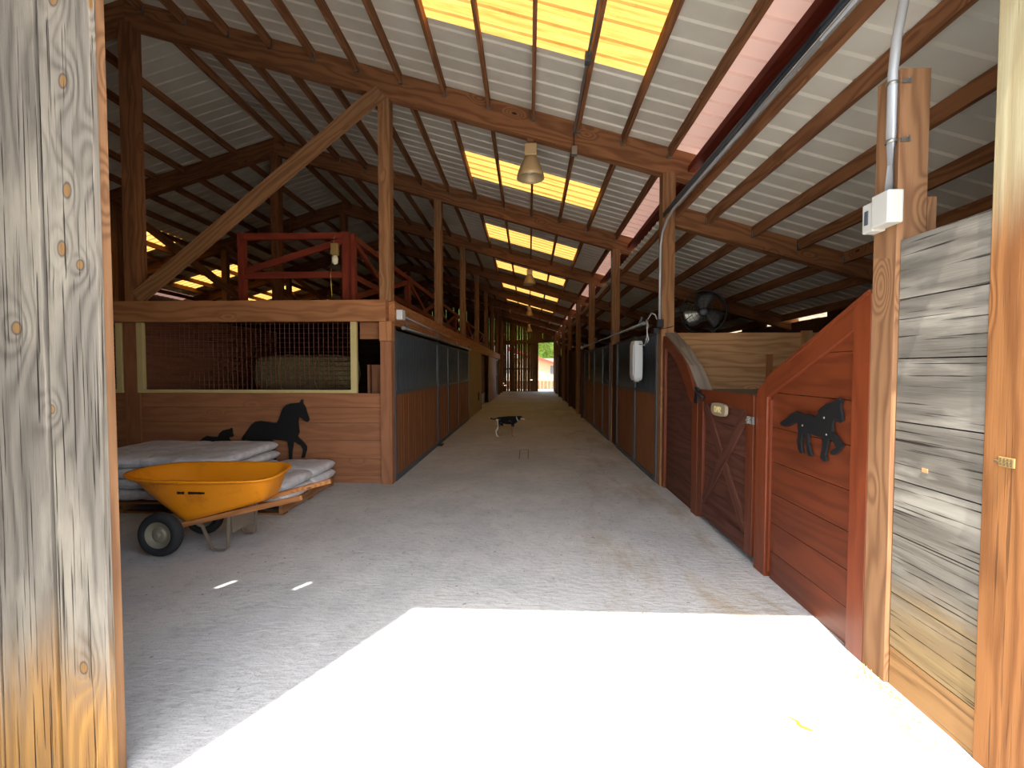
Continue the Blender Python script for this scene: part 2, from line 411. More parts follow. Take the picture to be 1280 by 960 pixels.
# ------------------------------------------------------------------ roof sheets
def sheet(mb, x0, x1, y0, y1, zf, step=.23, lip=.0):
    # ribbed sheet, ribs running down the slope (along x)
    ys = []; k0 = math.floor(y0 / step)
    k = k0
    while k * step < y1:
        c = k * step
        for dy, dz in ((-.030, 0), (-.016, .020), (.016, .020), (.030, 0)):
            yy = c + dy
            if y0 < yy < y1: ys.append((yy, dz))
        k += 1
    ys = [(y0, 0)] + ys + [(y1, 0)]
    b = len(mb.v)
    for (yy, dz) in ys:
        for x in (x0, x1): mb.v.append((x, yy, zf(x, yy) + dz + .004))
    for i in range(len(ys) - 1):
        a = b + 2 * i; mb.face([a, a + 1, a + 3, a + 2], (1, 0, 0), 0.)
SKY = [(4.0, 4.97), (7.88, 8.88), (11.6, 12.75), (15.3, 16.3), (18.85, 19.9), (22.4, 23.4), (26.0, 27.0), (29.5, 30.5)]
SX0, SX1 = -1.14, 1.255
m = MB(); edges = [1.3]
for a, b in SKY: edges += [a, b]
edges += [YB + .3]
mp = MB()
for i in range(0, len(edges), 2):
    sheet(m, SX0, SX1, edges[i], edges[i + 1], zroof)
    sheet(m, 2 * RX - SX1, 2 * RX - SX0, edges[i], edges[i + 1], zroof)
sheet(m, SX1, 1.86, 1.3, YB + .3, zroof); sheet(m, RX, SX0, 1.3, YB + .3, zroof)
sheet(m, 2 * RX - SX0, RX, 1.3, YB + .3, zroof); sheet(m, 2 * RX - 1.86, 2 * RX - SX1, 1.3, YB + .3, zroof)
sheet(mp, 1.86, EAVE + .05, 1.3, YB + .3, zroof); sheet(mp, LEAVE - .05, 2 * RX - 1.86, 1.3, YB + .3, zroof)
o = m.build('ceiling', M['sheet'], recalc=False); tag(o, kind='structure')
o = mp.build('ceiling', M['bouncesheet'], recalc=False); tag(o, kind='structure')
m = MB(); sheet(m, 1.93, 6.0, 1.3, YB + .3, zlean); tag(m.build('ceiling', M['sheet'], recalc=False), kind='structure')
for side in (0, 1):
    for i, (a, b) in enumerate(SKY):
        m = MB()
        if side == 0: sheet(m, SX0, SX1, a, b, zroof)
        else: sheet(m, 2 * RX - SX1, 2 * RX - SX0, a, b, zroof)
        o = m.build('skylight_panel', M['fibre'], recalc=False)
        tag(o, ('yellow translucent roof skylight over the aisle, %s from the front' if side == 0 else
                'yellow translucent skylight low on the far left roof slope, %s from the front') % ORD[i + 1], 'skylight',
            'skylights over the aisle' if side == 0 else 'skylights on the left roof slope')

# ------------------------------------------------------------------ frames: rafters, posts
BD = .36
for k, y in enumerate(FR):
    for side in (1, -1):
        m = MB(); x0, x1 = RX, (EAVE - .02 if side == 1 else LEAVE + .02)
        d = zy(y)
        def zt(x): return zroof(x, y) - .002
        poly = [(x0, zt(RX)), (x1, zt(x1)), (x1, zt(x1) - BD), (x0, zt(RX) - BD)]
        m.prism(poly, 'y', y - .07, y + .07, (1, 0, -.29 * side))
        single('roof_rafter', m, M['beam'], ('large brown timber rafter across the aisle roof, %s frame from the front' if side == 1 else
               'large brown rafter under the far left roof slope, %s frame from the front') % ORD[k + 1], 'rafter', 'roof rafters')
    # lean-to rafter
    m = MB(); poly = [(1.97, zlean(1.97, y)), (5.75, zlean(5.75, y)), (5.75, zlean(5.75, y) - .27), (1.97, zlean(1.97, y) - .27)]
    m.prism(poly, 'y', y - .06, y + .06, (1, 0, -.29))
    single('lean_to_rafter', m, M['beam'], 'brown rafter under the right lean-to roof, %s frame from the front' % ORD[k + 1], 'rafter', 'lean-to rafters')
    # right aisle post
    m = MB(); m.box(1.79, y - .08, 0, 1.96, y + .08, zroof(1.875, y) - BD + .03)
    single('timber_post', m, M['post'], 'square timber post on the right of the aisle under the %s rafter' % ORD[k + 1], 'post', 'right aisle posts')
    # left aisle post above the wall cap
    zt_ = zroof(-1.98, y) - BD + .03
    m = MB(); m.box(-2.07, y - .06, 2.54, -1.91, y + .1, zt_)
    single('timber_post', m, M['post'], 'tall timber post standing on the left stall wall under the %s rafter' % ORD[k + 1], 'post', 'left aisle posts')
    # ridge post
    m = MB(); m.box(RX - .09, y - .09, 2.54, RX + .09, y + .09, zroof(RX, y) - BD + .03)
    single('ridge_post', m, M['beam'], 'dark timber post up to the roof ridge under the %s frame' % ORD[k + 1], 'post', 'ridge posts')
    if k < 7:
        m = MB(); m.box(-9.3 - .08, y - .08, 2.54, -9.3 + .08, y + .08, zroof(-9.3, y) - BD + .03)
        single('timber_post', m, M['post'], 'dark timber post at the far side of the loft under the %s frame' % ORD[k + 1], 'post', 'far loft posts')
# diagonal braces
m = MB(); m.bar((-5.50, 6.11, 2.60), (-2.02, 6.11, 5.36), .06, .19, (0, 0, 1))
single('diagonal_brace', m, M['post'], 'long diagonal timber brace rising from the loft edge to the first rafter', 'brace')
for k in (1, 2, 3):
    m = MB(); m.bar((-5.7, FR[k] - .11, 2.62), (-9.2, FR[k] - .11, zroof(-9.2) - BD + .02 - .03 * k), .06, .16, (0, 0, 1))
    single('diagonal_brace', m, M['beam'], 'dark diagonal brace rising leftwards from the ridge post in the %s frame' % ORD[k + 1], 'brace', 'far loft braces')

# ------------------------------------------------------------------ purlins (with hangers)
def purlin(x, ya, yb, zf, label, group, hang=False, slope=-.29, wmat='beam', h=.14):
    m = MB(); p0 = Vector((x, ya, zf(x, ya) - h / 2 - .006)); p1 = Vector((x, yb, zf(x, yb) - h / 2 - .006))
    m.bar(p0, p1, .042, h)
    t = Thing('roof_purlin', label, 'purlin', (x, ya, p0.z), group)
    t.part('timber', m, M[wmat])
    if hang:
        m = MB()
        for yy in hang:
            z = zf(x, yy)
            m.box(x - .027, yy - .04, z - h - .012, x + .027, yy + .0, z - h - .005)
            m.box(x - .027, yy - .04, z - h - .01, x - .022, yy, z - .06); m.box(x + .022, yy - .04, z - h - .01, x + .027, yy, z - .06)
        t.part('joist_hanger', m, M['galv'])
bays = [(1.35, FR[0] - .07)] + [(FR[k] + .07, FR[k + 1] - .07) for k in range(7)]
RXS = [.055 + .6 * q for q in range(-9, 4)]
RXS = [x if abs(x - 1.855) > .01 else 1.87 for x in RXS]
for b, (ya, yb) in enumerate(bays):
    xs = [x for x in RXS if x > RX + .1]
    for j, x in enumerate(sorted(xs, reverse=True)):
        purlin(x, ya, yb, zroof, 'narrow brown purlin on the right roof slope, bay %d, %s from the eave' % (b + 1, ORD[j + 1]),
               'purlins of the aisle roof slope', [yb] if b < 2 else False)
    for j, x in enumerate(sorted(xs, reverse=True)):
        if x > 0 and b == 0 or x < -5: continue
        if j % 1 == 0: purlin(2 * RX - x, ya, yb, zroof, 'narrow dark purlin on the left roof slope, bay %d, %s from the eave' % (b + 1, ORD[j + 1]),
               'purlins of the left roof slope')
    for j in range(6):
        x = 2.39 + .6 * j
        purlin(x, ya, yb, zlean, 'narrow brown purlin under the right lean-to roof, bay %d, %s from the aisle' % (b + 1, ORD[j + 1]),
               'purlins of the lean-to roof', [yb] if b == 0 else False)

# eave boards above the right posts, with small gaps behind each rafter
def along(mb, x0, x1, zt0, zt1, ya, yb):   # box following the roof fall
    b = len(mb.v); off = U(0, 40)
    for y in (ya, yb):
        d = zy(y)
        for (x, z) in ((x0, zt0), (x1, zt0), (x1, zt1), (x0, zt1)): mb.v.append((x, y, z + d))
    for q in ((0, 1, 2, 3), (7, 6, 5, 4), (0, 4, 5, 1), (1, 5, 6, 2), (2, 6, 7, 3), (3, 7, 4, 0)): mb.face([b + i for i in q], (0, 1, 0), off)
m = MB()
for k, (ya, yb) in enumerate(bays):
    along(m, EAVE, EAVE + .04, 3.735, 4.435, ya - .14, yb - (.0 if k > 6 else .10))
single('eave_board', m, M['railred'], 'red brown board closing the step between the aisle roof and lean-to roof', 'board')
m = MB(); along(m, 1.965, 2.01, 3.63, 3.73, 1.7, YB)
single('lean_to_header', m, M['beam'], 'long brown header carrying the lean-to roof along the right posts', 'header')
m = MB(); along(m, 2.12, 2.28, 4.22, 4.30, 1.7, YB)
single('eave_nailer', m, M['railred'], 'long reddish strip under the roof edge tinted for bounced red light above the right posts', 'board')

# ------------------------------------------------------------------ front wall (seen from inside only by its shade)
m = MB()
def strip(xa, xb, z0, z1=None):
    ps = [xa, xb] if not (xa < RX < xb) else [xa, RX, xb]
    top = [(x, (zroof(x, YF) if x < 2.0 else min(zlean(x, YF), 9)) if z1 is None else z1) for x in ps[::-1]]
    m.prism([(xa, z0), (xb, z0)] + top, 'y', 1.63, 1.67, (0, 0, 1))
s1, s2 = -2.39, -1.81
strip(-14.5, s1 - .06, 0); strip(s1 + .06, s2 - .06, 0); strip(s2 + .06, -1.62, 0)
for s_ in (s1, s2):
    q, w_ = .06, .018
    m.prism([(s_ - q, 0), (s_ + q, 0), (s_ + q, 3.55), (s_ - q, 3.55)], 'y', 1.63, 1.67)
    m.prism([(s_ - q, 3.92), (s_ + q, 3.92), (s_ + q, zroof(s_ + q, YF)), (s_ - q, zroof(s_ - q, YF))], 'y', 1.63, 1.67)
    m.prism([(s_ - q, 3.55), (s_ - q + .002, 3.55), (s_ + q - 2 * w_, 3.92), (s_ - q, 3.92)], 'y', 1.658, 1.67)
    m.prism([(s_ - q + 2 * w_, 3.55), (s_ + q, 3.55), (s_ + q, 3.92), (s_ + q - .002, 3.92)], 'y', 1.658, 1.67)
strip(-1.62, 1.9, 3.42); strip(1.9, 2.05, 0); strip(2.05, 6.0, 0)
m.prism([(1.9, 3.6), (2.35, 3.6), (2.35, 4.46), (1.9, 4.6)], 'y', 1.63, 1.67)
struct('wall_front', m, M['greyplank'])
m = MB(); m.box(-1.66, 1.50, 3.42, 2.2, 1.628, 3.75); single('door_header', m, M['greyplank'], 'weathered header board over the open front doorway', 'header')

# outer walls
m = MB(); y = 1.67
while y < YB:
    w = .24
    top = 2.745 + zy(y)
    if 8.6 < y < 10.6: top = 2.575 + U(0, .02)
    elif 11.9 < y < 14: top = 2.57 + U(0, .02)
    m.box(5.60, y, 0, 5.63, min(y + w - .001, YB), top, (0, 0, 1)); y += w
struct('wall_right', m, M['darkboard'])
m = MB()
y = 1.67
while y < YB: m.box(-13.6, y, 0, -13.57, y + .398, 4.4, (0, 0, 1)); y += .4
struct('wall_left', m, M['darkboard'])

# far wall with gaps between its boards
m = MB(); x = -13.5
random.seed(21)
while x < 5.6:
    w = U(.13, .21); g = U(.0, .003) if R() < .62 else U(.005, .013)
    xe = min(x + w, 5.6); xc = (x + xe) / 2
    top = (zroof(xc, YB) if xc < 2.3 else zlean(xc, YB)) - .02
    if xe > .66 and x < 1.74:
        m.box(x, YB, 3.62, xe, YB + .03, top, (0, 0, 1))
        if x < .66: m.box(x, YB, 0, .66, YB + .03, 3.62, (0, 0, 1))
        if xe > 1.74: m.box(1.74, YB, 0, xe, YB + .03, 3.62, (0, 0, 1))
    else:
        if R() < .3 and -3 < x < .4:
            zz = U(.3, 1.2); m.box(x, YB, zz + .06, xe, YB + .03, top, (0, 0, 1)); m.box(x, YB, 0, xe, YB + .03, zz, (0, 0, 1))
        else: m.box(x, YB, 0, xe, YB + .03, top, (0, 0, 1))
    x = xe + g
struct('wall_back', m, M['farboard'])
m = MB(); m.bar((-3.2, YB - .06, 3.35), (2.0, YB - .06, 3.62), .06, .28); single('door_track_beam', m, M['farboard'], 'brown beam above the doorway in the far end wall', 'beam')
m = MB(); m.bar((-8, YB - .04, 5.0), (2.0, YB - .04, 4.55), .05, .1); m.bar((-8, YB - .04, 1.6), (.6, YB - .04, 1.6), .05, .1)
single('wall_girt', m, M['farboard'], 'horizontal girts across the boards of the far end wall', 'girt')
for nm, xa in (('left', .60), ('right', 1.74)):
    m = MB(); m.box(xa, YB - .1, 0, xa + .07, YB, 3.5); single('door_jamb', m, M['farboard'], '%s jamb of the bright doorway at the far end' % nm, 'jamb')
random.seed(11)

# ------------------------------------------------------------------ loft block on the left
m = MB(); m.box(-9.3, 6.22, 2.42, -2.05, 29.9, 2.50, (0, 1, 0)); single('loft_deck', m, M['darkboard'], 'dark plank loft deck above the left stalls', 'loft')
# cap / header beams
m = MB(); m.box(-9.4, 6.06, 2.255, -1.96, 6.20, 2.545); single('loft_beam', m, M['header'], 'wide brown beam along the front of the loft above the mesh window', 'beam')
m = MB(); m.box(-2.06, 6.205, 2.215, -1.88, 29.7, 2.545); single('loft_beam', m, M['header'], 'long brown beam along the aisle on top of the left stall wall', 'beam')
m = MB(); m.box(-9.4, 6.24, 0, -9.35, 29.9, 2.42); struct('wall_1', m, M['darkboard'])
# corner posts
m = MB(); m.box(-2.04, 6.06, 0, -1.885, 6.2, 1.98); single('corner_post', m, M['stall'], 'brown corner post where the left stalls meet the aisle, at floor level', 'post')
m = MB(); m.box(-2.05, 6.055, 1.985, -1.878, 6.2, 2.25); single('corner_block', m, M['header'], 'paler timber block between corner post and loft beam', 'block')
m = MB(); m.box(RX - .12, 6.09, 0, RX + .1, 6.2, 2.25); single('stall_post', m, M['stall'], 'brown post between the two mesh windows of the left front wall', 'post')
m = MB(); m.box(-9.4, 6.09, 0, -9.25, 6.2, 2.25); single('stall_post', m, M['stall'], 'brown post at the far left end of the front stall wall', 'post')
def hplanks(mb, x0, x1, y0, y1, zs, dirx=True, jit=.003):
    for a, b in zip(zs[:-1], zs[1:]):
        j = U(0, jit)
        mb.box(x0, y0 - j, a + .002, x1, y1, b - .002, (1, 0, 0) if dirx else (0, 1, 0))
def hplanks_y(mb, x0, x1, y0, y1, zs, jit=.003):
    for a, b in zip(zs[:-1], zs[1:]):
        j = U(0, jit)
        mb.box(x0 - j, y0, a + .002, x1, y1, b - .002, (0, 1, 0))
zs = [0, .10, .345, .60, .845, 1.06, 1.26]
m = MB(); hplanks(m, -5.5, -2.04, 6.12, 6.16, zs); single('plank_wall', m, M['stall'], 'brown horizontal plank wall behind the black horse silhouette', 'wall')
m = MB(); hplanks(m, -9.25, -5.72, 6.12, 6.16, zs); single('plank_wall', m, M['stall'], 'brown plank wall at far left beside the front doorpost', 'wall')
# window frames with mesh
def meshwindow(x0, x1, lab, wires=True):
    t = Thing('mesh_window', lab, 'window', ((x0 + x1) / 2, 6.12, 1.26))
    z0, z1 = 1.262, 2.25
    for a, b in ((x0, x0 + .085), (x1 - .085, x1)):
        m = MB(); m.box(a, 6.08, z0, b, 6.14, z1); t.part('frame_stile', m, M['cream'], bevel=.004)
    m = MB(); m.box(x0 + .085, 6.08, z0, x1 - .085, 6.14, z0 + .045); t.part('frame_sill', m, M['cream'], bevel=.004)
    m = MB(); r = .006
    n = int((x1 - x0 - .17) / .068)
    for i in range(1, n):
        x = x0 + .085 + (x1 - x0 - .17) * i / n; m.tube([(x, 6.16, z0 + .04), (x, 6.16, z1)], r, 5, False)
    for i in range(1, 15):
        z = z0 + .045 + .066 * i; m.tube([(x0 + .085, 6.165, z), (x1 - .085, 6.165, z)], r, 5, False)
    t.part('wire_mesh', m, M['wirered'])
meshwindow(-5.52, -2.38, 'wide cream framed opening with rusty square wire mesh in the left front wall')
meshwindow(-9.1, -5.74, 'second cream framed mesh opening, mostly hidden by the left doorpost')
# stall interior behind the window
m = MB(); hplanks(m, -9.3, -2.1, 9.7, 9.74, [0.0, .3, .6, .9, 1.2, 1.5, 1.8, 2.1, 2.42]); single('stall_partition', m, M['darkboard'], 'dark plank partition at the back of the hay stall', 'partition')
m = MB(); hplanks_y(m, RX - .02, RX + .02, 6.2, 9.7, [0.0, .3, .6, .9, 1.2, 1.5, 1.8, 2.1, 2.42]); single('stall_partition', m, M['stall'], 'brown plank partition seen through the left part of the wire mesh', 'partition')
def bale(x, y, z, lx, ly, lz, lab, rz=0.):
    m = MB(); seg = 22
    rs = []
    for i in range(seg + 1):
        t = -1 + 2 * i / seg; q = (1 - abs(t) ** 3.5) ** (1 / 3.5) if abs(t) < 1 else 0
        q = .45 + .55 * q if abs(t) < 1 else .40
        ring = []
        for k in range(28):
            a = 2 * math.pi * k / 28; ca, sa = math.cos(a), math.sin(a)
            e = .62
            px = math.copysign(abs(ca) ** e, ca) * ly / 2 * q; pz = math.copysign(abs(sa) ** e, sa) * lz / 2 * q
            d = 1 + .07 * mnoise.noise(Vector((t * 4, ca * 3, sa * 3 + z * 7))) + .04 * mnoise.noise(Vector((t * 14, ca * 9, sa * 9)))
            ring.append((t * lx / 2, px * d, lz / 2 + pz * d))
        rs.append(ring)
    m.rings(rs, True, True)
    for v in range(len(m.v)):
        p = Vector(m.v[v]); p.rotate(__import__('mathutils').Euler((0, 0, rz))); m.v[v] = (p.x, p.y, p.z)
    t = empty('hay_bale', lab, 'hay bale', (x, y, z))
    b = m.build('hay', M['hay'], t)
    m = MB()
    for s_ in (-.3, .3):
        pts = []
        for k in range(25):
            a = 2 * math.pi * k / 24; ca, sa = math.cos(a), math.sin(a)
            pts.append((s_ * lx * .6, math.copysign(abs(ca) ** .62, ca) * ly / 2 * 1.01, lz / 2 + math.copysign(abs(sa) ** .62, sa) * lz / 2 * 1.01))
        m.tube(pts, .004, 5, False)
    tw = m.build('baling_twine', M['straw'], t)
    tw.rotation_euler = (0, 0, rz)
for i, z in enumerate((0, .41, .82)):
    bale(-3.7, 7.35, z, 1.5, .7, .41, 'hay bale under the topmost one behind the wire mesh, %s from the floor' % ORD[i + 1])
bale(-3.66, 7.3, 1.23, 1.62, .78, .60, 'rounded topmost hay bale seen through the wire mesh window')
bale(-3.2, 9.6, 2.50, 1.0, .5, .4, 'hay bale on the loft deck behind the second aisle post', .2)
bale(-3.4, 12.5, 2.50, 1.0, .5, .42, 'hay bale on the loft deck farther along the aisle', 1.3)
# dark opening right of the window: inner jamb
m = MB(); m.box(-2.30, 6.45, 0, -2.10, 6.48, 1.66, (0, 0, 1)); m.box(-2.36, 6.44, 0, -2.33, 6.5, 1.66); m.box(-2.38, 6.22, 2.02, -2.06, 6.26, 2.25); single('inner_boards', m, M['stall'], 'dim brown boards inside the dark slot right of the mesh window', 'boards')

# ------------------------------------------------------------------ stall fronts
def bars_y(x, y0, y1, z0, z1, sp, r=.010):
    m = MB(); n = max(2, int((y1 - y0) / sp))
    for i in range(n + 1):
        y = y0 + (y1 - y0) * i / n; m.tube([(x, y, z0), (x, y, z1)], r, 6, False)
    return m
def stall_front(x, s, y0, y1, z0, zm, zt, mids, lab, mat='stallv', backing=True, n=1, bw=.135):
    """x: aisle face, s: +1 when the stall lies towards +x"""
    t = Thing('horse_stall', lab, 'stall', (x + s * .04, (y0 + y1) / 2, z0))
    def X(a): return x + s * a
    m = MB()
    for y in (y0, y1): pass
    for y in [y0 + .025] + list(mids) + [y1 - .025]:
        m = MB(); m.box(X(0), y - .028, z0, X(.06), y + .028, zt + .03); t.part('frame_post', m, M['steel'])
    m = MB(); m.box(X(.004), y0 + .05, zt - .04, X(.056), y1 - .05, zt + .012); t.part('top_rail', m, M['steel'])
    m = MB(); m.box(X(.003), y0 + .05, zm - .03, X(.057), y1 - .05, zm + .02); t.part('middle_rail', m, M['steel'])
    m = MB(); m.box(X(-.004), y0 + .03, z0, X(.06), y1 - .03, z0 + .07); t.part('bottom_channel', m, M['steel'])
    m = bars_y(X(.03), y0 + .09, y1 - .09, zm + .01, zt - .03, .075, .012)
    t.part('bar_grille', m, M['grille'])
    if backing:
        m = MB(); yy = y0 + .06
        while yy < y1 - .08:
            m.box(X(.047), yy, zm + .02, X(.051), min(yy + .15, y1 - .06), zt - .04); yy += .155
        t.part('mesh_backing', m, M['backing'])
    m = MB(); yy = y0 + .05
    while yy < y1 - .05:
        ye = min(yy + bw, y1 - .05); m.box(X(.014 + U(0, .003)), yy + .0015, z0 + .06, X(.05), ye - .0015, zm - .02, (0, 0, 1)); yy = ye
    t.part('board_panel', m, M[mat])
    return t
stall_front(XL, -1, 6.22, 9.2, 0, 1.26, 2.13, [], 'orange brown boarded stall front with dark bars, nearest on the left')
stall_front(XL, -1, 9.22, 14.0, 0, 1.24, 2.12, [10.4, 11.95], 'second stall front on the left, with dark barred windows')
# foot block at the meeting of the two
m = MB(); m.box(XL - .02, 9.1, 0, XL + .09, 9.3, .03); single('floor_bracket', m, M['black'], 'small black floor guide at the foot of the left stall door', 'bracket')
# beyond: plywood, doorway, planks
m = MB()
for (a, b) in ((14.05, 15.2), (15.2, 16.35), (16.35, 17.5)): m.box(XL - .04, a + .003, .0, XL - .005, b - .003, 2.2, (0, 0, 1))
single('plywood_panel', m, M['ply'], 'pale plywood wall section beyond the left stall bars', 'wall panel')
m = MB(); m.box(XL - .01, 16.5, .42, XL + .02, 16.75, .72); single('outlet_box', m, M['black'], 'small black box low on the pale plywood section', 'box')
m = MB(); m.box(XL - .08, 17.5, 0, XL, 17.75, 2.21); single('timber_post', m, M['stall'], 'brown post before the dark doorway on the left', 'post')
t = Thing('stall_door', 'dark red door inside the left doorway, pale lower panel', 'door', (XL - .2, 19.4, 0))
m = MB(); m.box(XL - .22, 17.75, .5, XL - .18, 21, 2.2, (0, 0, 1)); t.part('upper_panel', m, M['redbrown'])
m = MB(); m.box(XL - .22, 17.75, 0, XL - .18, 21, .5, (0, 0, 1)); t.part('lower_panel', m, M['galv'])
m = MB(); yy = 21.0
while yy < 25.4: m.box(XL - .04, yy + .002, 0, XL, yy + .298, 2.2, (0, 0, 1)); yy += .3
single('plank_wall', m, M['stall'], 'brown upright boards on the left wall beyond the dark doorway', 'wall')
stall_front(XL, -1, 25.5, 27.4, 0, 1.24, 2.12, [], 'small dark barred stall front near the far end of the left wall', 'darkboard')
m = MB(); yy = 27.4
while yy < 31.5: m.box(XL - .04, yy + .002, 0, XL, yy + .28, 2.2 if yy < 29.6 else 2.9, (0, 0, 1)); yy += .3
single('plank_wall', m, M['darkboard'], 'dark upright boards at the far end of the left wall', 'wall')
for k, y in enumerate((27.45, 29.3, 30.6)):
    m = MB(); m.box(XL - .02, y, 0, XL + .1, y + .14, 2.21 if k == 0 else 4.9); single('timber_post', m, M['post'], ('narrow post on the left wall near the far end, %s of three') % ORD[k + 1], 'post')
# sliding track, conduit, box on the left beam
def track(x, ya, yb, z, lab, s=1):
    t = Thing('door_track', lab, 'door track', (x, (ya + yb) / 2, z))
    m = MB(); m.tube([(x, ya, z), (x, yb, z)], .028, 10); t.part('rail', m, M['galv'])
    for i in range(4):
        y = ya + .3 + (yb - ya - .6) * i / 3
        m = MB(); m.bar((x, y, z + .02), (x - s * .05, y, z + .13), .03, .01, (0, 1, 0)); t.part('bracket', m, M['steel'])
    return t
track(XL + .05, 6.45, 14.0, 2.195, 'long steel sliding track above the left stall doors')
t = Thing('electrical_conduit', 'pale conduit with switch box on the left loft beam', 'conduit', (XL + .02, 6.4, 2.4))
m = MB(); m.tube([(XL + .02, 6.55, 2.38), (XL + .02, 10.4, 2.33)], .014, 8); t.part('pipe', m, M['conduit'])
m = MB(); m.box(XL + .002, 6.28, 2.30, XL + .09, 6.42, 2.44); t.part('switch_box', m, M['white'], bevel=.006)
m = MB(); m.box(XL + .004, 6.47, 2.33, XL + .06, 6.56, 2.42); t.part('fitting', m, M['conduit'], bevel=.004)

# right side stall fronts
XS = 1.78
stall_front(XS, 1, 6.30, 7.62, 0, 1.27, 2.1, [], 'nearest right stall front with grey steel frame, beside the red wall', 'stallv', bw=.3)
stall_front(XS, 1, 7.64, 9.15, 0, 1.26, 2.12, [], 'right stall front behind the hanging white box', 'stallv', bw=.22)
stall_front(XS, 1, 9.95, 14.4, 0, 1.24, 2.12, [10.9, 12.3], 'long right stall front beyond the second aisle post', 'stallv')
m = MB(); yy = 9.2
while yy < 9.9: m.box(XS + .03, yy + .002, 0, XS + .07, yy + .23, 2.12, (0, 0, 1)); yy += .235
single('plank_wall', m, M['darkboard'], 'narrow dark board strip between the right stall fronts', 'wall')
track(1.72, 6.75, 14.5, 2.28, 'long steel sliding track above the right stall doors', -1)
m = MB(); m.lathe([(.0, -.02), (.05, -.02), (.055, 0), (.05, .05), (.0, .05)], (1.72, 14.5, 2.28), (0, 1, 0), 12)
single('track_end_cap', m, M['white'], 'white cap on the far end of the right track', 'cap')
m = MB(); yy = 14.5
random.seed(5)
while yy < 31.5:
    h = 2.3 if yy > 17 else 1.25
    if not (15.9 < yy < 17): m.box(XS + .03, yy + .002, 0, XS + .07, yy + .28, h, (0, 0, 1))
    yy += .285
single('plank_wall', m, M['darkboard'], 'dark upright boards along the far right side of the aisle', 'wall')
for k, y in enumerate((14.5, 15.8, 19.0, 22.4, 25.6, 29.0)):
    m = MB(); m.box(1.70, y, 0, 1.80, y + .12, 2.4); single('timber_post', m, M['post' if k % 2 else 'darkboard'], 'slim upright on the far right aisle wall, %s of six from the stalls' % ORD[k + 1], 'post')
# pipe conduits up posts on the right
m = MB(); m.tube([(1.772, 9.72, 1.2), (1.772, 9.72, 4.0)], .016, 8); single('electrical_conduit', m, M['conduit'], 'slim grey conduit on the second right aisle post', 'conduit')

# partitions in the lean-to
for k, y in enumerate(FR[:6]):
    zsP = [0, .3, .6, .9, 1.2, 1.42, 1.62, 1.80, 2.10]
    m = MB(); hplanks(m, 1.98, 5.58, y + .09, y + .13, zsP)
    single('lean_to_partition', m, M['light' if k == 0 else 'darkboard'], ('pale horizontal plank partition behind the red gate' if k == 0 else 'dark plank partition across the right lean-to at the %s frame' % ORD[k + 1]), 'partition')
m = MB(); m.box(3.27, 6.22, 1.3, 3.33, 6.285, 1.8); single('partition_batten', m, M['header'], 'short upright batten on the pale partition, nearer the fan', 'batten')
m = MB(); m.box(3.73, 6.20, 1.0, 3.84, 6.285, 2.12); single('partition_batten', m, M['light'], 'taller pale upright on the partition, partly behind the red wall', 'batten')
# chest top behind the gate
t = Thing('feed_chest', 'wooden chest with pale plywood lid behind the red gate', 'chest', (2.7, 5.6, 0))
m = MB(); m.box(1.98, 5.05, 0, 3.9, 6.2, 1.28); t.part('body', m, M['darkboard'])
m = MB(); m.box(1.96, 5.0, 1.285, 3.95, 6.24, 1.325); t.part('lid', m, M['cap'])

# ------------------------------------------------------------------ right near wall: post, planks, jamb
m = MB(); m.box(1.812, 2.292, 0, 1.955, 2.44, 3.065); single('door_post', m, M['newpost'], 'big square tan post with oval knots, between red wall and weathered planks', 'post', bevel=.004)
m = MB(); m.box(1.957, 2.294, 1.9, 2.0, 2.43, 2.446); single('post_cleat', m, M['newpost'], 'short cleat on the right side of the big tan post', 'cleat')
t = Thing('plank_wall', 'weathered grey horizontal plank panel beside the front right jamb', 'panel', (1.85, 2.0, 0))
zz = [0.0, .20, .475, .775, 1.05, 1.34, 1.65, 1.94, 2.235]
m = MB()
for i, (a, b) in enumerate(zip(zz[:-1], zz[1:])):
    if i == 0: continue
    m.box(1.834 - U(0, .004), 1.851, a + .003, 1.862, 2.286, b - .003, (0, 1, 0))
t.part('weathered_planks', m, M['greyplank'])
m = MB(); m.box(1.833, 1.853, 0.0, 1.862, 2.286, .197, (0, 1, 0)); t.part('bottom_plank', m, M['tanplank'], label='tan new bottom plank')
m = MB(); m.box(1.8285, 2.10, 1.12, 1.833, 2.13, 1.14); t.part('wood_chip', m, M['light'])
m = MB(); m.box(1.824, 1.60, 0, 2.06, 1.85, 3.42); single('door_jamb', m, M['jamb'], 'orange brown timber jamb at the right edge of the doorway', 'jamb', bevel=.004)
t = Thing('latch_plate', 'small carved brass plate on the right jamb', 'plate', (1.832, 1.66, 1.24))
m = MB(); m.box(1.817, 1.728, 1.225, 1.8235, 1.785, 1.262); t.part('plate', m, M['brass'], bevel=.002)
m = MB()
for i in range(4):
    for j in range(3): m.box(1.8145, 1.733 + i * .013, 1.229 + j * .011, 1.8175, 1.739 + i * .013, 1.235 + j * .011)
m.box(1.815, 1.785, 1.238, 1.825, 1.80, 1.246)
t.part('relief', m, M['debris'])

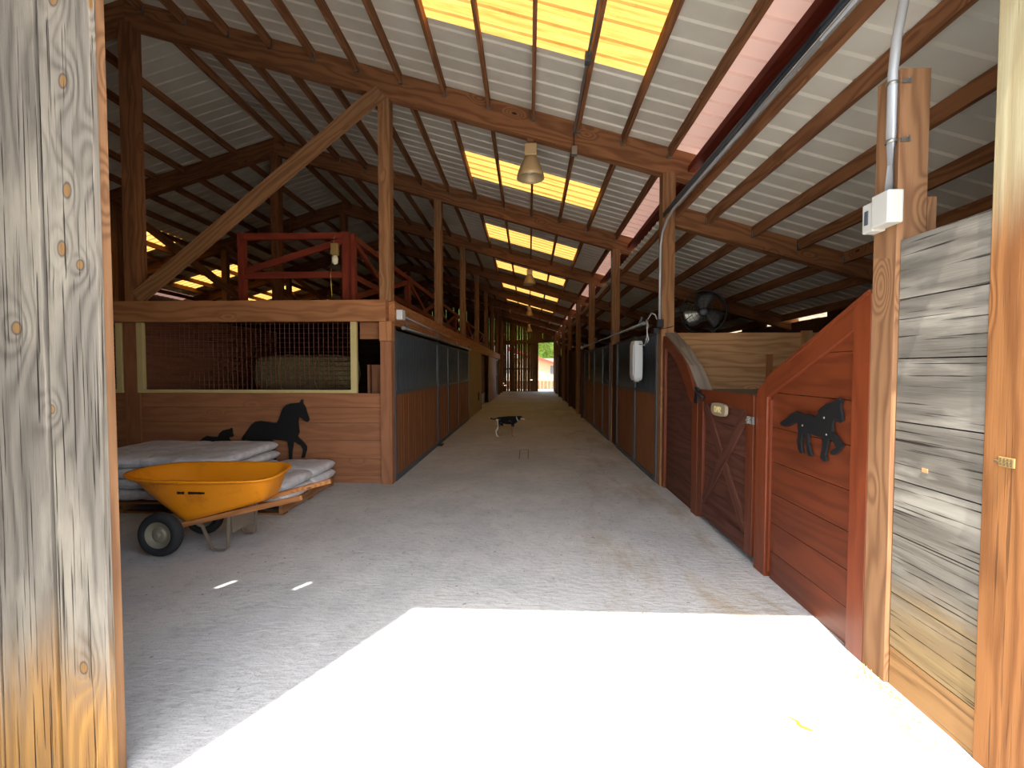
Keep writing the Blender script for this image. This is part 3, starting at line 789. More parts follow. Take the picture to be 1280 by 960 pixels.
# conduit and switch box on the big post
t = Thing('switch_box', 'grey electrical box with switch fixed to the big tan post', 'electrical box', (1.80, 2.24, 2.35))
m = MB(); m.box(1.735, 2.25, 2.31, 1.811, 2.36, 2.47); t.part('box', m, M['offwhite'], bevel=.008)
m = MB(); m.box(1.742, 2.355, 2.30, 1.811, 2.43, 2.45); t.part('cover', m, M['offwhite'], bevel=.008)
m = MB(); m.box(1.736, 2.385, 2.34, 1.743, 2.405, 2.41); t.part('switch', m, M['steel'])
t = Thing('electrical_conduit', 'pale grey conduit pipe dropping from the roof to the switch box', 'conduit', (1.79, 2.25, 2.47))
pts = [(1.787, 2.31, 2.47), (1.787, 2.31, 2.75), (1.787, 2.31, 3.05), (1.80, 2.31, 3.22), (1.83, 2.31, 3.40), (1.85, 2.31, 3.60)]
m = MB(); m.tube(pts, .021, 12); t.part('pipe', m, M['conduit'])
for z in (2.72, 3.0):
    m = MB(); m.lathe([(.0235, -.008), (.0255, -.006), (.0255, .006), (.0235, .008)], (1.787, 2.31, z), (0, 0, 1), 14); m.box(1.815, 2.284, z - .008, 1.86, 2.291, z + .008)
    m.tube([(1.84, 2.286, z), (1.84, 2.270, z + .012)], .005, 6); t.part('pipe_strap', m, M['galv'])
# conduit bundle along the lean-to header, turning down the first post
t = Thing('electrical_conduit', 'bundle of grey conduits along the right header turning down a post', 'conduit', (1.84, 6.0, 3.8))
for i, (dx, dz) in enumerate(((0, 0), (.05, .03), (.10, .05))):
    x = 1.768; z0 = 3.55 + dz * 1.6
    pts = [(x, 1.7, z0 + zy(1.7)), (x, 4.0, z0 + zy(4)), (x, 5.6, z0 + zy(5.6))]
    if i == 0:
        pts += [(1.765, 5.85, 3.50), (1.762, 6.02, 3.40), (1.76, 6.09, 3.25), (1.76, 6.1, 3.05), (1.76, 6.1, 2.2)]
    else: pts += [(x + .02, 6.05, z0 + .02)]
    m = MB(); m.tube(pts, .017, 8); t.part('pipe', m, M['conduit' if i == 0 else 'steel'])
m = MB(); m.box(1.72, 6.05, 2.16, 1.80, 6.14, 2.26); t.part('fitting', m, M['black'])
# conduit on the ceiling by a purlin
t = Thing('electrical_conduit', 'long grey conduit on the roof purlin ending at the first rafter', 'conduit', (.60, 6.0, 4.7))
m = MB(); m.tube([(.60, 1.6, zroof(.6, 1.6) - .16), (.60, 6.11, zroof(.6, 6.1) - .16)], .014, 8)
m.tube([(.60, 6.11, zroof(.6, 6.1) - .16), (.60, 6.12, zroof(.6, 6.1) - .40)], .014, 8); t.part('pipe', m, M['conduit'])
m = MB(); m.box(.57, 6.05, zroof(.6) - .47, .64, 6.13, zroof(.6) - .36); t.part('junction_box', m, M['galv'], bevel=.004)
m = MB(); m.box(.57, 4.66, zroof(.6) - .20, .63, 4.74, zroof(.6) - .10); t.part('junction_box', m, M['steel'], bevel=.004)

# ------------------------------------------------------------------ red half wall near right (plane x = 1.81)
t = Thing('red_half_wall', 'stained red half wall with sloping top beside the big tan post', 'wall', (1.83, 3.0, 0))
topl = lambda y: 2.005 + (1.495 - 2.005) * (y - 2.44) / (3.50 - 2.44)
m = MB(); zsr = [0.0, .215, .435, .66, .90, 1.16, 1.42, 1.70, 2.0]
for a, b in zip(zsr[:-1], zsr[1:]):
    y0_, y1_ = 2.53, 3.43
    j = 1.842 - U(0, .002)
    # clip plank to the sloped top
    def yat(z): return 2.44 + (z + .06 - 2.005) / (1.495 - 2.005) * (3.50 - 2.44)
    pa, pb = min(y1_, yat(a)), min(y1_, yat(b))
    if pa <= y0_: continue
    poly = [(y0_, a + .002), (pa, a + .002)]
    if pa == y1_ and pb < y1_: poly.append((y1_, topl(y1_) - .06))
    poly += [(max(pb, y0_), b - .002), (y0_, b - .002)] if pb > y0_ else [(y0_, topl(y0_) - .06)]
    m.prism(poly, 'x', j, 1.885, (0, 1, 0))
t.part('plank_panel', m, M['red'])
m = MB(); m.prism([(2.442, 0), (2.57, 0), (2.57, topl(2.57)), (2.442, topl(2.442))], 'x', 1.812, 1.895, (0, 0, 1)); t.part('stile', m, M['redframe'], bevel=.003)
m = MB()
po = [(3.46, 0), (3.62, 0), (3.62, 1.37), (3.605, 1.42), (3.575, 1.46), (3.52, 1.485), (3.46, topl(3.46))]
m.prism(po, 'x', 1.814, 1.895, (0, 0, 1)); t.part('stile', m, M['redframe'], bevel=.003)
m = MB(); m.prism([(2.57, topl(2.57)), (2.57, topl(2.57) - .13), (3.46, topl(3.46) - .13), (3.46, topl(3.46))], 'x', 1.813, 1.893, (0, 1, -.5)); t.part('sloping_rail', m, M['redframe'], bevel=.003)
m = MB(); m.prism([(3.43, 0.05), (3.46, .05), (3.46, 1.35), (3.43, 1.365)], 'x', 1.826, 1.86, (0, 0, 1)); t.part('inner_bead', m, M['redframe'])
m = MB(); m.bar((1.852, 2.45, topl(2.45) + .011), (1.852, 3.48, topl(3.48) + .011), .1, .02, (0, 0, 1)); t.part('cap_board', m, M['redframe'])
# horse cutout on it
H = [(3.284, 1.213), (3.21, 1.248), (3.144, 1.291), (3.092, 1.31), (3.024, 1.300), (2.961, 1.306), (2.895, 1.294), (2.864, 1.319), (2.864, 1.336), (2.826, 1.363), (2.792, 1.385), (2.742, 1.397), (2.694, 1.415), (2.679, 1.431), (2.671, 1.416), (2.652, 1.415), (2.663, 1.401), (2.665, 1.368), (2.653, 1.337), (2.645, 1.3), (2.678, 1.283), (2.706, 1.299), (2.722, 1.297), (2.731, 1.258), (2.732, 1.224), (2.687, 1.198), (2.638, 1.152), (2.668, 1.12), (2.707, 1.088), (2.735, 1.086), (2.741, 1.095), (2.736, 1.108), (2.69, 1.133), (2.709, 1.156), (2.751, 1.188), (2.763, 1.175), (2.772, 1.123), (2.789, 1.069), (2.775, 1.036), (2.8, 1.03), (2.832, 1.044), (2.828, 1.062), (2.817, 1.116), (2.819, 1.172), (2.854, 1.173), (2.955, 1.185), (2.957, 1.115), (2.933, 1.071), (2.913, 1.039), (2.941, 1.034), (2.961, 1.048), (2.983, 1.11), (2.997, 1.175), (3.012, 1.175), (3.035, 1.112), (3.025, 1.072), (3.012, 1.038), (3.04, 1.039), (3.062, 1.06), (3.074, 1.108), (3.066, 1.171), (3.073, 1.239), (3.131, 1.219), (3.207, 1.191), (3.265, 1.192)]
t = Thing('horse_cutout', 'black horse cutout screwed to the red half wall', 'wall ornament', (1.83, 2.9, 1.03))
m = MB(); m.prism(H, 'x', 1.815, 1.832, (0, 1, 0)); t.part('silhouette', m, M['black'])
for (y, z) in ((3.015, 1.225), (2.80, 1.30), (2.775, 1.20)):
    m = MB(); m.lathe([(0, -.004), (.007, -.003), (.008, 0), (0, .002)], (1.813, y, z), (1, 0, 0), 10); m.tube([(1.815, y, z), (1.845, y, z)], .003, 6); t.part('screw', m, M['galv'])

# ------------------------------------------------------------------ red gate
t = Thing('stall_gate', 'low dark red gate with crossed braces between the two red walls', 'gate', (1.83, 4.25, .05))
g0, g1 = 3.665, 4.84
m = MB(); yy = g0 + .1; zsg = [.10, .36, .60, .84, 1.08, 1.30]
hplanks_y(m, 1.845, 1.87, g0 + .08, g1 - .08, zsg); t.part('plank_panel', m, M['redbrown'])
for a, b in ((g0, g0 + .12), (g1 - .13, g1)):
    m = MB(); m.box(1.815, a, .06, 1.875, b, 1.385); t.part('stile', m, M['red'], bevel=.002)
m = MB(); m.box(1.817, g0 + .12, 1.25, 1.873, g1 - .13, 1.385); t.part('top_rail', m, M['red'], bevel=.002)
m = MB(); m.box(1.817, g0 + .12, .06, 1.873, g1 - .13, .2); t.part('bottom_rail', m, M['redbrown'], bevel=.002)
m = MB(); m.bar((1.833, g0 + .13, .22), (1.833, g1 - .14, 1.24), .10, .022, (1, 0, 0)); t.part('cross_brace', m, M['redbrown'], bevel=.002)
m = MB(); m.bar((1.829, g1 - .14, .22), (1.829, g0 + .13, 1.24), .10, .022, (1, 0, 0)); t.part('cross_brace', m, M['redbrown'], bevel=.002)
pl = MB()
cy, cz = 4.28, 1.215; pts = []
for k in range(28):
    a = 2 * math.pi * k / 28; ca, sa = math.cos(a), math.sin(a); pts.append((cy + math.copysign(abs(ca) ** .6, ca) * .16, cz + math.copysign(abs(sa) ** .6, sa) * .062))
pl.prism(pts, 'x', 1.786, 1.818, (0, 1, 0)); p_ = t.part('name_plaque', pl, M['slate'], bevel=.004, label='oval stone name plaque')
def stroke(mb, pts, x, w): 
    for a, b in zip(pts[:-1], pts[1:]): mb.bar((x, a[0], a[1]), (x, b[0], b[1]), w, .004, (1, 0, 0))
m = MB(); X_ = 1.784; s_ = .05
def glyph(c, strokes):
    for st in strokes: stroke(m, [(c - q[0] * s_ * .9, cz - s_ / 2 * 1.1 + q[1] * s_ * 1.1) for q in st], X_, .008)
glyph(4.345, [[(0, 0), (0, 1), (.6, .9), (.8, .5), (.6, .1), (0, 0)]])
glyph(4.293, [[(0, 0), (.1, 1), (.45, .5), (.8, 1), (.9, 0)]])
glyph(4.240, [[(0, 0), (0, 1), (.7, .9), (.7, .6), (0, .5), (.8, 0)]])
t.part('lettering', m, M['plaqueink'], p_)
m = MB(); m.box(1.795, g1 - .02, 1.23, 1.815, g1 + .06, 1.40); m.tube([(1.80, g1 + .02, 1.38), (1.78, g1 - .1, 1.34), (1.80, g1 - .2, 1.30)], .018, 8); t.part('hinge', m, M['black'])
m = MB()
for i in range(7):
    a = i * .9
    m.lathe([(.012, -.004), (.018, -.004), (.018, .004), (.012, .004), (.012, -.004)], (1.795 + .008 * math.sin(a * 3), g0 + .03 + .018 * math.cos(a), 1.18 + .02 * math.sin(a)), (math.sin(a * 2), math.cos(a), .4), 10)
m.tube([(1.80, g0 + .06, 1.17), (1.795, g0 + .15, 1.13)], .005, 6)
m.box(1.80, g0 - .02, 1.15, 1.815, g0 + .08, 1.21); t.part('latch_chain', m, M['galv'])

# ------------------------------------------------------------------ left red panel with curved top
t = Thing('red_half_wall', 'narrow dark red wall panel with curved top left of the gate', 'wall', (1.83, 5.5, 0))
curve = [(6.18, 2.06), (6.0, 2.0), (5.8, 1.93), (5.6, 1.85), (5.42, 1.76), (5.28, 1.68), (5.15, 1.58), (5.05, 1.48), (4.98, 1.38), (4.93, 1.30)]
m = MB(); m.prism([(4.93, .0), (6.18, .0)] + [(a, b - .05) for a, b in curve], 'x', 1.845, 1.885, (0, 1, 0)); t.part('panel', m, M['redbrown'])
m = MB(); m.prism([(4.86, 0), (5.02, 0), (5.02, 1.30), (4.96, 1.34), (4.86, 1.33)], 'x', 1.814, 1.89, (0, 0, 1)); t.part('stile', m, M['redframe'], bevel=.002)
m = MB(); m.prism([(6.02, 0), (6.18, 0), (6.18, 2.0), (6.02, 1.95)], 'x', 1.814, 1.89, (0, 0, 1)); t.part('stile', m, M['redframe'], bevel=.002)
m = MB(); up = curve; low = [(a - .06 if i > 4 else a, b - .14) for i, (a, b) in enumerate(curve)]
lowc = [(6.18, 1.92), (6.0, 1.87), (5.8, 1.80), (5.62, 1.72), (5.48, 1.62), (5.38, 1.54), (5.28, 1.44), (5.20, 1.36), (5.12, 1.28), (5.02, 1.22)]
m.prism(up + lowc[::-1], 'x', 1.812, 1.885, (0, 1, 0)); t.part('curved_rail', m, M['redframe'])
m = MB()
for z in (.28, .55, .82, 1.09, 1.34): m.box(1.842, 5.02, z, 1.846, 6.02, z + .006)
t.part('seam_bead', m, M['darkboard'])
m = MB(); c2 = [(6.15, 2.09), (5.6, 1.86), (5.2, 1.63), (4.90, 1.36)]
for a, b in zip(c2[:-1], c2[1:]): m.bar((1.915, a[0], a[1]), (1.915, b[0], b[1]), .15, .02, (0, 0, 1))
t.part('cap_board', m, M['cap'], label='grey cap board')

# ------------------------------------------------------------------ hanging white box, cords, fan
t = Thing('hanging_light_box', 'white plastic box hanging on the right stall front', 'box', (1.70, 7.1, 1.44))
m = MB()
rs = []
for z, s_ in ((1.42, .75), (1.46, .96), (1.50, 1.), (1.97, 1.), (2.02, .93), (2.035, .8)):
    ring = []
    for k in range(24):
        a = 2 * math.pi * k / 24; ca, sa = math.cos(a), math.sin(a)
        ring.append((1.695 + math.copysign(abs(ca) ** .35, ca) * .075 * s_, 7.1 + math.copysign(abs(sa) ** .35, sa) * .15 * s_, z))
    rs.append(ring)
m.rings(rs, True, True, False); t.part('case', m, M['white'])
m = MB(); m.box(1.612, 6.99, 1.5, 1.625, 7.2, 1.97); t.part('front_cover', m, M['white'], bevel=.006)
m = MB(); m.box(1.67, 7.05, 1.395, 1.73, 7.15, 1.425); t.part('bottom_clip', m, M['offwhite'], bevel=.004)
t = Thing('power_cord', 'white cords looping from the post down to the white box', 'cord', (1.74, 6.5, 2.1))
m = MB(); m.tube([(1.745, 6.12, 2.22), (1.73, 6.2, 2.34), (1.72, 6.35, 2.38), (1.70, 6.5, 2.30), (1.70, 6.5, 2.12), (1.71, 6.45, 2.02), (1.72, 6.55, 1.98), (1.72, 6.6, 2.05), (1.715, 6.55, 2.1)], .008, 6)
m.tube([(1.72, 6.55, 2.1), (1.715, 6.7, 1.95), (1.70, 6.95, 1.98)], .006, 6); t.part('cable', m, M['white'])
m = MB(); m.tube([(1.70, 6.5, 2.30), (1.70, 6.47, 2.20)], .022, 8); t.part('plug', m, M['white'])
m = MB(); m.box(1.69, 6.12, 2.08, 1.76, 6.24, 2.15); single('cable_clamp', m, M['black'], 'black clamp on the grey upright beside the first right post', 'clamp')
t = Thing('power_cord', 'thin dark wire from the first right post across to the black fan', 'cord', (1.9, 6.1, 2.2))
m = MB(); m.tube([(1.75, 6.1, 2.13), (1.9, 6.1, 2.16), (2.1, 6.2, 2.23), (2.3, 6.4, 2.36)], .006, 6); t.part('cable', m, M['cable'])

t = Thing('barn_fan', 'round black caged fan with three blades mounted right of the first post', 'fan', (2.58, 6.55, 2.15))
c = Vector((2.53, 6.6, 2.42)); ax = Vector((-.30, -1, -.05)).normalized(); _, sx, sy = orth(ax)
m = MB(); m.lathe([(.30, -.09), (.315, -.09), (.315, .06), (.30, .06), (.30, -.09)], c, ax, 40); t.part('housing_ring', m, M['black'])
m = MB(); m.lathe([(0, -.10), (.055, -.09), (.06, .02), (.03, .04), (0, .04)], c, ax, 20); t.part('motor_hub', m, M['steel'])
for k in range(3):
    a0 = math.radians((80, -38, 195)[k])
    m = MB(); b_ = len(m.v); rings_ = []
    for i in range(9):
        rr = .05 + .215 * i / 8; wv = .05 + .075 * math.sin(math.pi * min(1, (i + 1) / 8.2) * .62)
        if i == 8: wv *= .6
        ca = a0 + .35 * (rr / .26) ** 1.5
        cen = c + (sx * math.cos(ca) + sy * math.sin(ca)) * rr; tn = (-sx * math.sin(ca) + sy * math.cos(ca))
        for q in (-1, -.33, .33, 1): m.v.append(tuple(cen + tn * wv * q + ax * (.022 * q + .008 * (1 - q * q)) - ax * .02))
    for i in range(8):
        for q in range(3):
            a = b_ + i * 4 + q; m.face([a, a + 1, a + 5, a + 4], (1, 0, 0), 0, True)
    o = t.part('fan_blade', m, M['galv' if k == 1 else 'blade'])  # one lighter blade: its glint is put into the material
    sd = o.modifiers.new('solid', 'SOLIDIFY'); sd.thickness = .003
m = MB()
for r_ in (.06, .11, .16, .21, .26):
    pts = [c + ax * (.075 - .0 * r_) + (sx * math.cos(2 * math.pi * k / 32) + sy * math.sin(2 * math.pi * k / 32)) * r_ for k in range(33)]
    m.tube(pts, .0022, 4, False)
for k in range(12):
    a = math.pi * 2 * k / 12; d_ = sx * math.cos(a) + sy * math.sin(a); m.tube([c + ax * .076 + d_ * .05, c + ax * .062 + d_ * .305], .0022, 4, False)
t.part('wire_guard', m, M['black'])
m = MB(); m.tube([c + Vector((.18, .02, -.26)), Vector((2.62, 6.4, 2.13))], .008, 6); t.part('guard_stay', m, M['steel']); m = MB(); m.tube([c + Vector((-.3, .02, 0)), Vector((1.95, 6.28, 2.4))], .018, 8); t.part('mounting_arm', m, M['steel'])

# ------------------------------------------------------------------ pendant lamps
for i, k in enumerate((0, 2, 4, 6)):
    y = FR[k] + .02; x = .02; zb = zroof(x, y) - BD
    t = Thing('pendant_lamp', 'aluminium bell high bay lamp hanging under the aisle rafters, %s from the front' % ORD[i + 1], 'lamp', (x, y, zb - .55), 'aisle pendant lamps')
    m = MB(); m.prism([(x - .05, zb + .02), (x + .05, zb + .02), (x + .035, zb - .07), (x - .035, zb - .07)], 'y', y - .03, y + .03); t.part('mounting_block', m, M['beam'])
    m = MB(); m.box(x - .085, y - .07, zb - .23, x + .085, y + .07, zb - .07); t.part('ballast_housing', m, M['alum'], bevel=.012)
    m = MB(); pr = [(.0, -.235), (.075, -.235), (.09, -.25), (.115, -.30), (.15, -.38), (.178, -.46), (.19, -.52), (.186, -.52), (.172, -.46), (.144, -.38), (.108, -.30), (.08, -.262), (.0, -.255)]
    m.lathe([(r, h) for r, h in pr], (x, y, zb), (0, 0, 1), 36); t.part('reflector', m, M['alum'])
    m = MB(); m.lathe([(0, -.26), (.03, -.27), (.03, -.33), (.045, -.37), (.045, -.42), (.03, -.46), (0, -.465)], (x, y, zb), (0, 0, 1), 18); t.part('bulb', m, M['bulb'])

# ------------------------------------------------------------------ loft railings (red)
def railing(p0, p1, lab, diag=1, h=1.02, z=2.50):
    t = Thing('loft_railing', lab, 'railing', (p0[0], p0[1], z))
    p0 = Vector((p0[0], p0[1], z)); p1 = Vector((p1[0], p1[1], z)); up = Vector((0, 0, 1))
    for p in (p0, p1): m = MB(); m.bar(p, p + up * (h + .02), .09, .09, (0, 1, 0)); t.part('post', m, M['railred'])
    d = (p1 - p0).normalized() * .045
    m = MB(); m.bar(p0 + d + up * (h - .03), p1 - d + up * (h - .03), .07, .085); t.part('top_rail', m, M['railred'])
    m = MB(); m.bar(p0 + d + up * (h - .58), p1 - d + up * (h - .58), .05, .09); t.part('middle_rail', m, M['railred'])
    a, b = (p0 + d + up * (h - .52), p1 - d + up * (h - .1)) if diag > 0 else (p0 + d + up * (h - .1), p1 - d + up * (h - .52))
    if diag == 2: a, b = p0 + d + up * .95, p1 - d + up * .1
    m = MB(); m.bar(a, b, .045, .085); t.part('brace', m, M['railred'])
    if diag == 2:
        m = MB(); m.bar(p0 + d + up * .15, p1 - d + up * .9, .04, .085); t.part('brace', m, M['railred'])
railing((-4.12, 6.32), (-2.60, 6.32), 'red timber railing panel at the front of the loft', 1)
for i in range(7):
    y0_ = 6.42 + 3.0 * i
    railing((-2.55, y0_), (-2.55, y0_ + 2.9), 'red loft railing panel with crossed braces along the aisle, %s from the front' % ORD[i + 1], 2)
t = Thing('work_light', 'caged bulb lamp hanging from the red loft railing post', 'lamp', (-2.73, 6.24, 3.1))
m = MB(); m.box(-2.78, 6.2, 3.20, -2.68, 6.27, 3.36); t.part('socket_box', m, M['brass'], bevel=.006)
m = MB(); m.lathe([(0, 0), (.03, -.005), (.045, -.05), (.04, -.11), (.0, -.14)], (-2.73, 6.235, 3.20), (0, 0, 1), 16); t.part('bulb', m, M['bulb'])
m = MB(); m.tube([(-2.75, 6.24, 3.36), (-2.74, 6.25, 3.5)], .005, 6); m.tube([(-2.77, 6.23, 3.2), (-2.79, 6.22, 2.9), (-2.775, 6.22, 2.62)], .005, 6); t.part('cable', m, M['straw'])

# ------------------------------------------------------------------ foreground left doorpost
t = Thing('plank_doorpost', 'weathered grey upright boards with knots at the left edge of the doorway', 'doorpost', (-1.65, 1.6, 0))
for i, (a, b) in enumerate(((-1.775, -1.58), (-2.0, -1.788), (-2.22, -2.005))):
    m = MB(); m.box(a, 1.585 - .004 * i, 0, b, 1.612, 3.42, (0, 0, 1)); t.part('board', m, M['grey'], bevel=.004)
m = MB(); m.box(-1.74, 1.616, 0, -1.598, 1.665, 3.42); single('door_jamb', m, M['newpost'], 'tan trim edge behind the weathered grey left doorpost boards', 'jamb', bevel=.003)

# ------------------------------------------------------------------ pallets, sacks, silhouettes
def pallet(x0, x1, y0, y1, lab):
    t = Thing('wooden_pallet', lab, 'pallet', ((x0 + x1) / 2, (y0 + y1) / 2, 0))
    for y in (y0 + .05, (y0 + y1) / 2, y1 - .05): m = MB(); m.box(x0, y - .045, .0, x1, y + .045, .02); t.part('bottom_board', m, M['pallet'])
    for x in (x0 + .025, (x0 + x1) / 2, x1 - .025): m = MB(); m.box(x - .022, y0, .02, x + .022, y1, .105); t.part('stringer', m, M['pallet'])
    n = 7
    for i in range(n):
        y = y0 + (y1 - y0 - .1) * i / (n - 1); m = MB(); m.box(x0, y, .105, x1, y + .1, .125); t.part('deck_board', m, M['pallet'])
pallet(-5.1, -3.93, 4.72, 6.0, 'wooden pallet under the taller pile of white sacks at left')
pallet(-3.88, -2.68, 4.72, 5.98, 'wooden pallet under the lower sacks beside the wheelbarrow')
def sack(x, y, z, lx, ly, lz, lab, grp, seed):
    m = MB(); nx, ny = 26, 18; rs = []
    top, bot = {}, {}
    b = len(m.v)
    for side in (1, 0):
        for i in range(nx + 1):
            for j in range(ny + 1):
                u, v = math.sin(math.pi / 2 * (-1 + 2 * i / nx)), math.sin(math.pi / 2 * (-1 + 2 * j / ny))
                e = ((1 - abs(u) ** 9) * (1 - abs(v) ** 9)) ** .42 if abs(u) < .9999 and abs(v) < .9999 else 0
                nz = mnoise.noise(Vector((u * 2.2 + seed, v * 2.2, seed * 1.7)))*.10 + mnoise.noise(Vector((u * 6 + seed, v * 6, seed)))*.05
                px = u * lx / 2 * (1 - .03 * abs(v) ** 4); py = v * ly / 2 * (1 - .04 * abs(u) ** 4)
                hz = lz * .5
                m.v.append((px, py, hz + ((hz * e * (1 + nz)) if side else (-hz * e * .96))))
    N = (nx + 1) * (ny + 1)
    for s_ in (0, 1):
        for i in range(nx):
            for j in range(ny):
                a = b + s_ * N + i * (ny + 1) + j; m.face([a, a + ny + 1, a + ny + 2, a + 1], (1, 0, 0), 0, True)
    t = empty('feed_sack', lab, 'sack', (x, y, z), grp)
    o = m.build('bag', M['sack'], t, recalc=False)
    m = MB(); m.box(lx * .42, -ly * .3, lz * .97, lx * .43, ly * .3, lz * .975)
    return o
LX, LY, LZ = .86, .60, .125
cols = {0: -4.74, 1: -3.88}
for lay in range(4):
    for ci in (0, 1):
        for r_ in (0, 1):
            lab = 'white sack in the taller pile, %s layer from the floor, %s row, %s end' % (ORD[lay + 1], ('front', 'back')[r_], ('left', 'right')[ci])
            sack(cols[ci] + U(-.02, .02), 5.05 + r_ * .6 + U(-.015, .015), .125 + lay * LZ * .97, LX + .09, LY + .08, LZ * 1.03, lab, 'sacks in the taller pile', lay * 7 + ci * 3 + r_)
for lay in range(2):
    for r_ in (0, 1):
        sack(-2.98 + U(-.02, .01), 5.03 + r_ * .62, .125 + lay * LZ * .97, .72, LY + .04, LZ * 1.03,
             'white sack in the low pile beside the wheelbarrow, %s layer, %s row' % (('bottom', 'top')[lay], ('front', 'back')[r_]), 'sacks in the low pile', 40 + lay * 3 + r_)

S = 6.05 / 557.
def PZ(pts, u0, v0, sc):
    return [((u0 + u / sc - 661) * S, 1.6 - (v0 + v / sc - 461) * S) for u, v in pts]
big = [(505, 440), (520, 415), (545, 380), (570, 345), (600, 305), (640, 275), (690, 268), (740, 275), (800, 285), (840, 283), (860, 250), (880, 190), (900, 150), (930, 122), (970, 108), (1020, 104), (1055, 100), (1070, 72), (1085, 72), (1085, 105), (1105, 140), (1118, 190), (1135, 235), (1140, 262), (1122, 277), (1095, 265), (1065, 240), (1043, 232), (1036, 270), (1042, 330), (1046, 370), (1030, 410), (1045, 430), (1080, 460), (1112, 500), (1112, 530), (1098, 570), (1090, 605), (1060, 605), (1075, 560), (1078, 530), (1060, 495), (1010, 465), (990, 455), (985, 500), (975, 560), (972, 640), (975, 850), (985, 868), (945, 868), (948, 760), (948, 600), (945, 520), (935, 455), (880, 445), (800, 440), (790, 470), (805, 540), (828, 600), (815, 640), (790, 700), (795, 850), (805, 868), (765, 868), (765, 690), (775, 600), (740, 520), (700, 470), (640, 470), (620, 540), (600, 620), (580, 720), (585, 860), (595, 868), (550, 868), (548, 720), (560, 600), (575, 500), (560, 440), (530, 452)]
m = MB(); m.prism(PZ(big, 220, 490, 7.11), 'y', 6.055, 6.078); 
t = Thing('horse_cutout', 'black trotting horse silhouette standing against the left plank wall', 'ornament', (-3.5, 6.06, 0))
t.part('silhouette', m, M['black'])
m = MB(); m.box(-3.72, 6.03, 0, -3.16, 6.054, .07); m.box(-3.3, 6.03, 0, -3.28, 6.054, .3); t.part('stand', m, M['black'])
foal = [(65, 490), (85, 470), (120, 450), (150, 425), (180, 410), (230, 418), (285, 418), (300, 385), (330, 360), (370, 348), (400, 345), (410, 335), (418, 345), (420, 380), (430, 410), (415, 420), (395, 415), (385, 430), (400, 460), (420, 500), (380, 560), (330, 800), (300, 868), (270, 868), (290, 700), (280, 560), (200, 540), (150, 600), (140, 868), (110, 868), (110, 600), (120, 520), (90, 492)]
m = MB(); m.prism(PZ(foal, 220, 490, 7.11), 'y', 6.055, 6.078)
t = Thing('foal_cutout', 'small black foal silhouette behind the tall sack pile, left of the horse', 'ornament', (-4.5, 6.06, 0))
t.part('silhouette', m, M['black'])

# ------------------------------------------------------------------ wheelbarrow
t = Thing('wheelbarrow', 'orange yellow two wheeled wheelbarrow parked in front of the sacks', 'wheelbarrow', (-2.75, 3.95, 0))
rim = [(-3.60, 3.80), (-3.60, 4.06), (-3.44, 4.31), (-2.46, 4.31), (-2.30, 4.18), (-2.20, 3.72), (-2.32, 3.57), (-3.26, 3.57)]
bot = [(-3.06, 3.8), (-3.06, 4.08), (-2.96, 4.14), (-2.42, 4.14), (-2.34, 4.08), (-2.30, 3.8), (-2.37, 3.74), (-2.96, 3.74)]
def chaik(p, it=3):
    for _ in range(it):
        q = []
        for a, b in zip(p, p[1:] + p[:1]):
            q += [(a[0] * .78 + b[0] * .22, a[1] * .78 + b[1] * .22), (a[0] * .22 + b[0] * .78, a[1] * .22 + b[1] * .78)]
        p = q
    return p
rimc, botc = chaik(rim), chaik(bot)
def zb_(x): return .262 + .27 * (x + 3.0)
def ring_(f, off=0., dz=0.):
    r_ = []
    cx, cy = -2.85, 3.93
    for (a, b), (c_, d_) in zip(rimc, botc):
        g = f ** .9
        x = c_ + (a - c_) * g; y = d_ + (b - d_) * g
        z = zb_(c_) + (.668 - zb_(c_)) * f
        v = Vector((x - cx, y - cy)); n_ = v.length; v = v * ((n_ + off) / n_)
        r_.append((cx + v.x, cy + v.y, z + dz))
    return r_
m = MB()
m.rings([ring_(0), ring_(.12), ring_(.35), ring_(.6), ring_(.85), ring_(.96), ring_(.955, .035, -.005), ring_(.985, .042, 0), ring_(1., .036, .004), ring_(1., .0, .004), ring_(.9, -.008), ring_(.6, -.01), ring_(.3, -.012), ring_(.1, -.012, .004), ring_(.03, -.03, .008)], True, True)
tray = t.part('tray', m, M['tray'])
m = MB()
# small black lettering strip on the near side of the tray
for (xa, w, h) in ((-2.83, .018, .02), (-2.808, .012, .016), (-2.79, .02, .02), (-2.735, .022, .02), (-2.71, .03, .018), (-2.677, .026, .016), (-2.648, .028, .018), (-2.617, .022, .014)):
    f = .70
    # near wall position
    yn = 3.74 + (3.57 - 3.74) * (f ** .9) - .0035
    xa -= .13; m.bar((xa, yn, .555), (xa + w, yn - .0, .553), .006, h, (0, 0, 1))
t.part('lettering', m, M['black'], tray)
for (yw, nm) in ((3.645, 0), (4.16, 1)):
    c = Vector((-3.14, yw, .188)); m = MB()
    pr = []
    for k in range(17):
        a = math.pi * 2 * k / 16; pr.append((.145 + .043 * math.cos(a), .05 * math.sin(a)))
    m.lathe(pr, c, (0, 1, 0), 40); w_ = t.part('tyre', m, M['rubber'])
    m = MB(); m.lathe([(0, -.052), (.02, -.052), (.024, -.03), (.05, -.028), (.056, -.014), (.07, -.01), (.085, -.024), (.112, -.036), (.118, -.02), (.118, .02), (.112, .036), (.085, .024), (.056, .014), (.02, .05), (0, .05)], c, (0, 1, 0), 36)
    h_ = t.part('hub', m, M['hubgrey'], w_); es = h_.modifiers.new('edge', 'EDGE_SPLIT'); es.split_angle = math.radians(28)
m = MB(); m.tube([(-3.14, 3.645, .188), (-3.14, 4.16, .188)], .009, 8); t.part('axle', m, M['paver'])
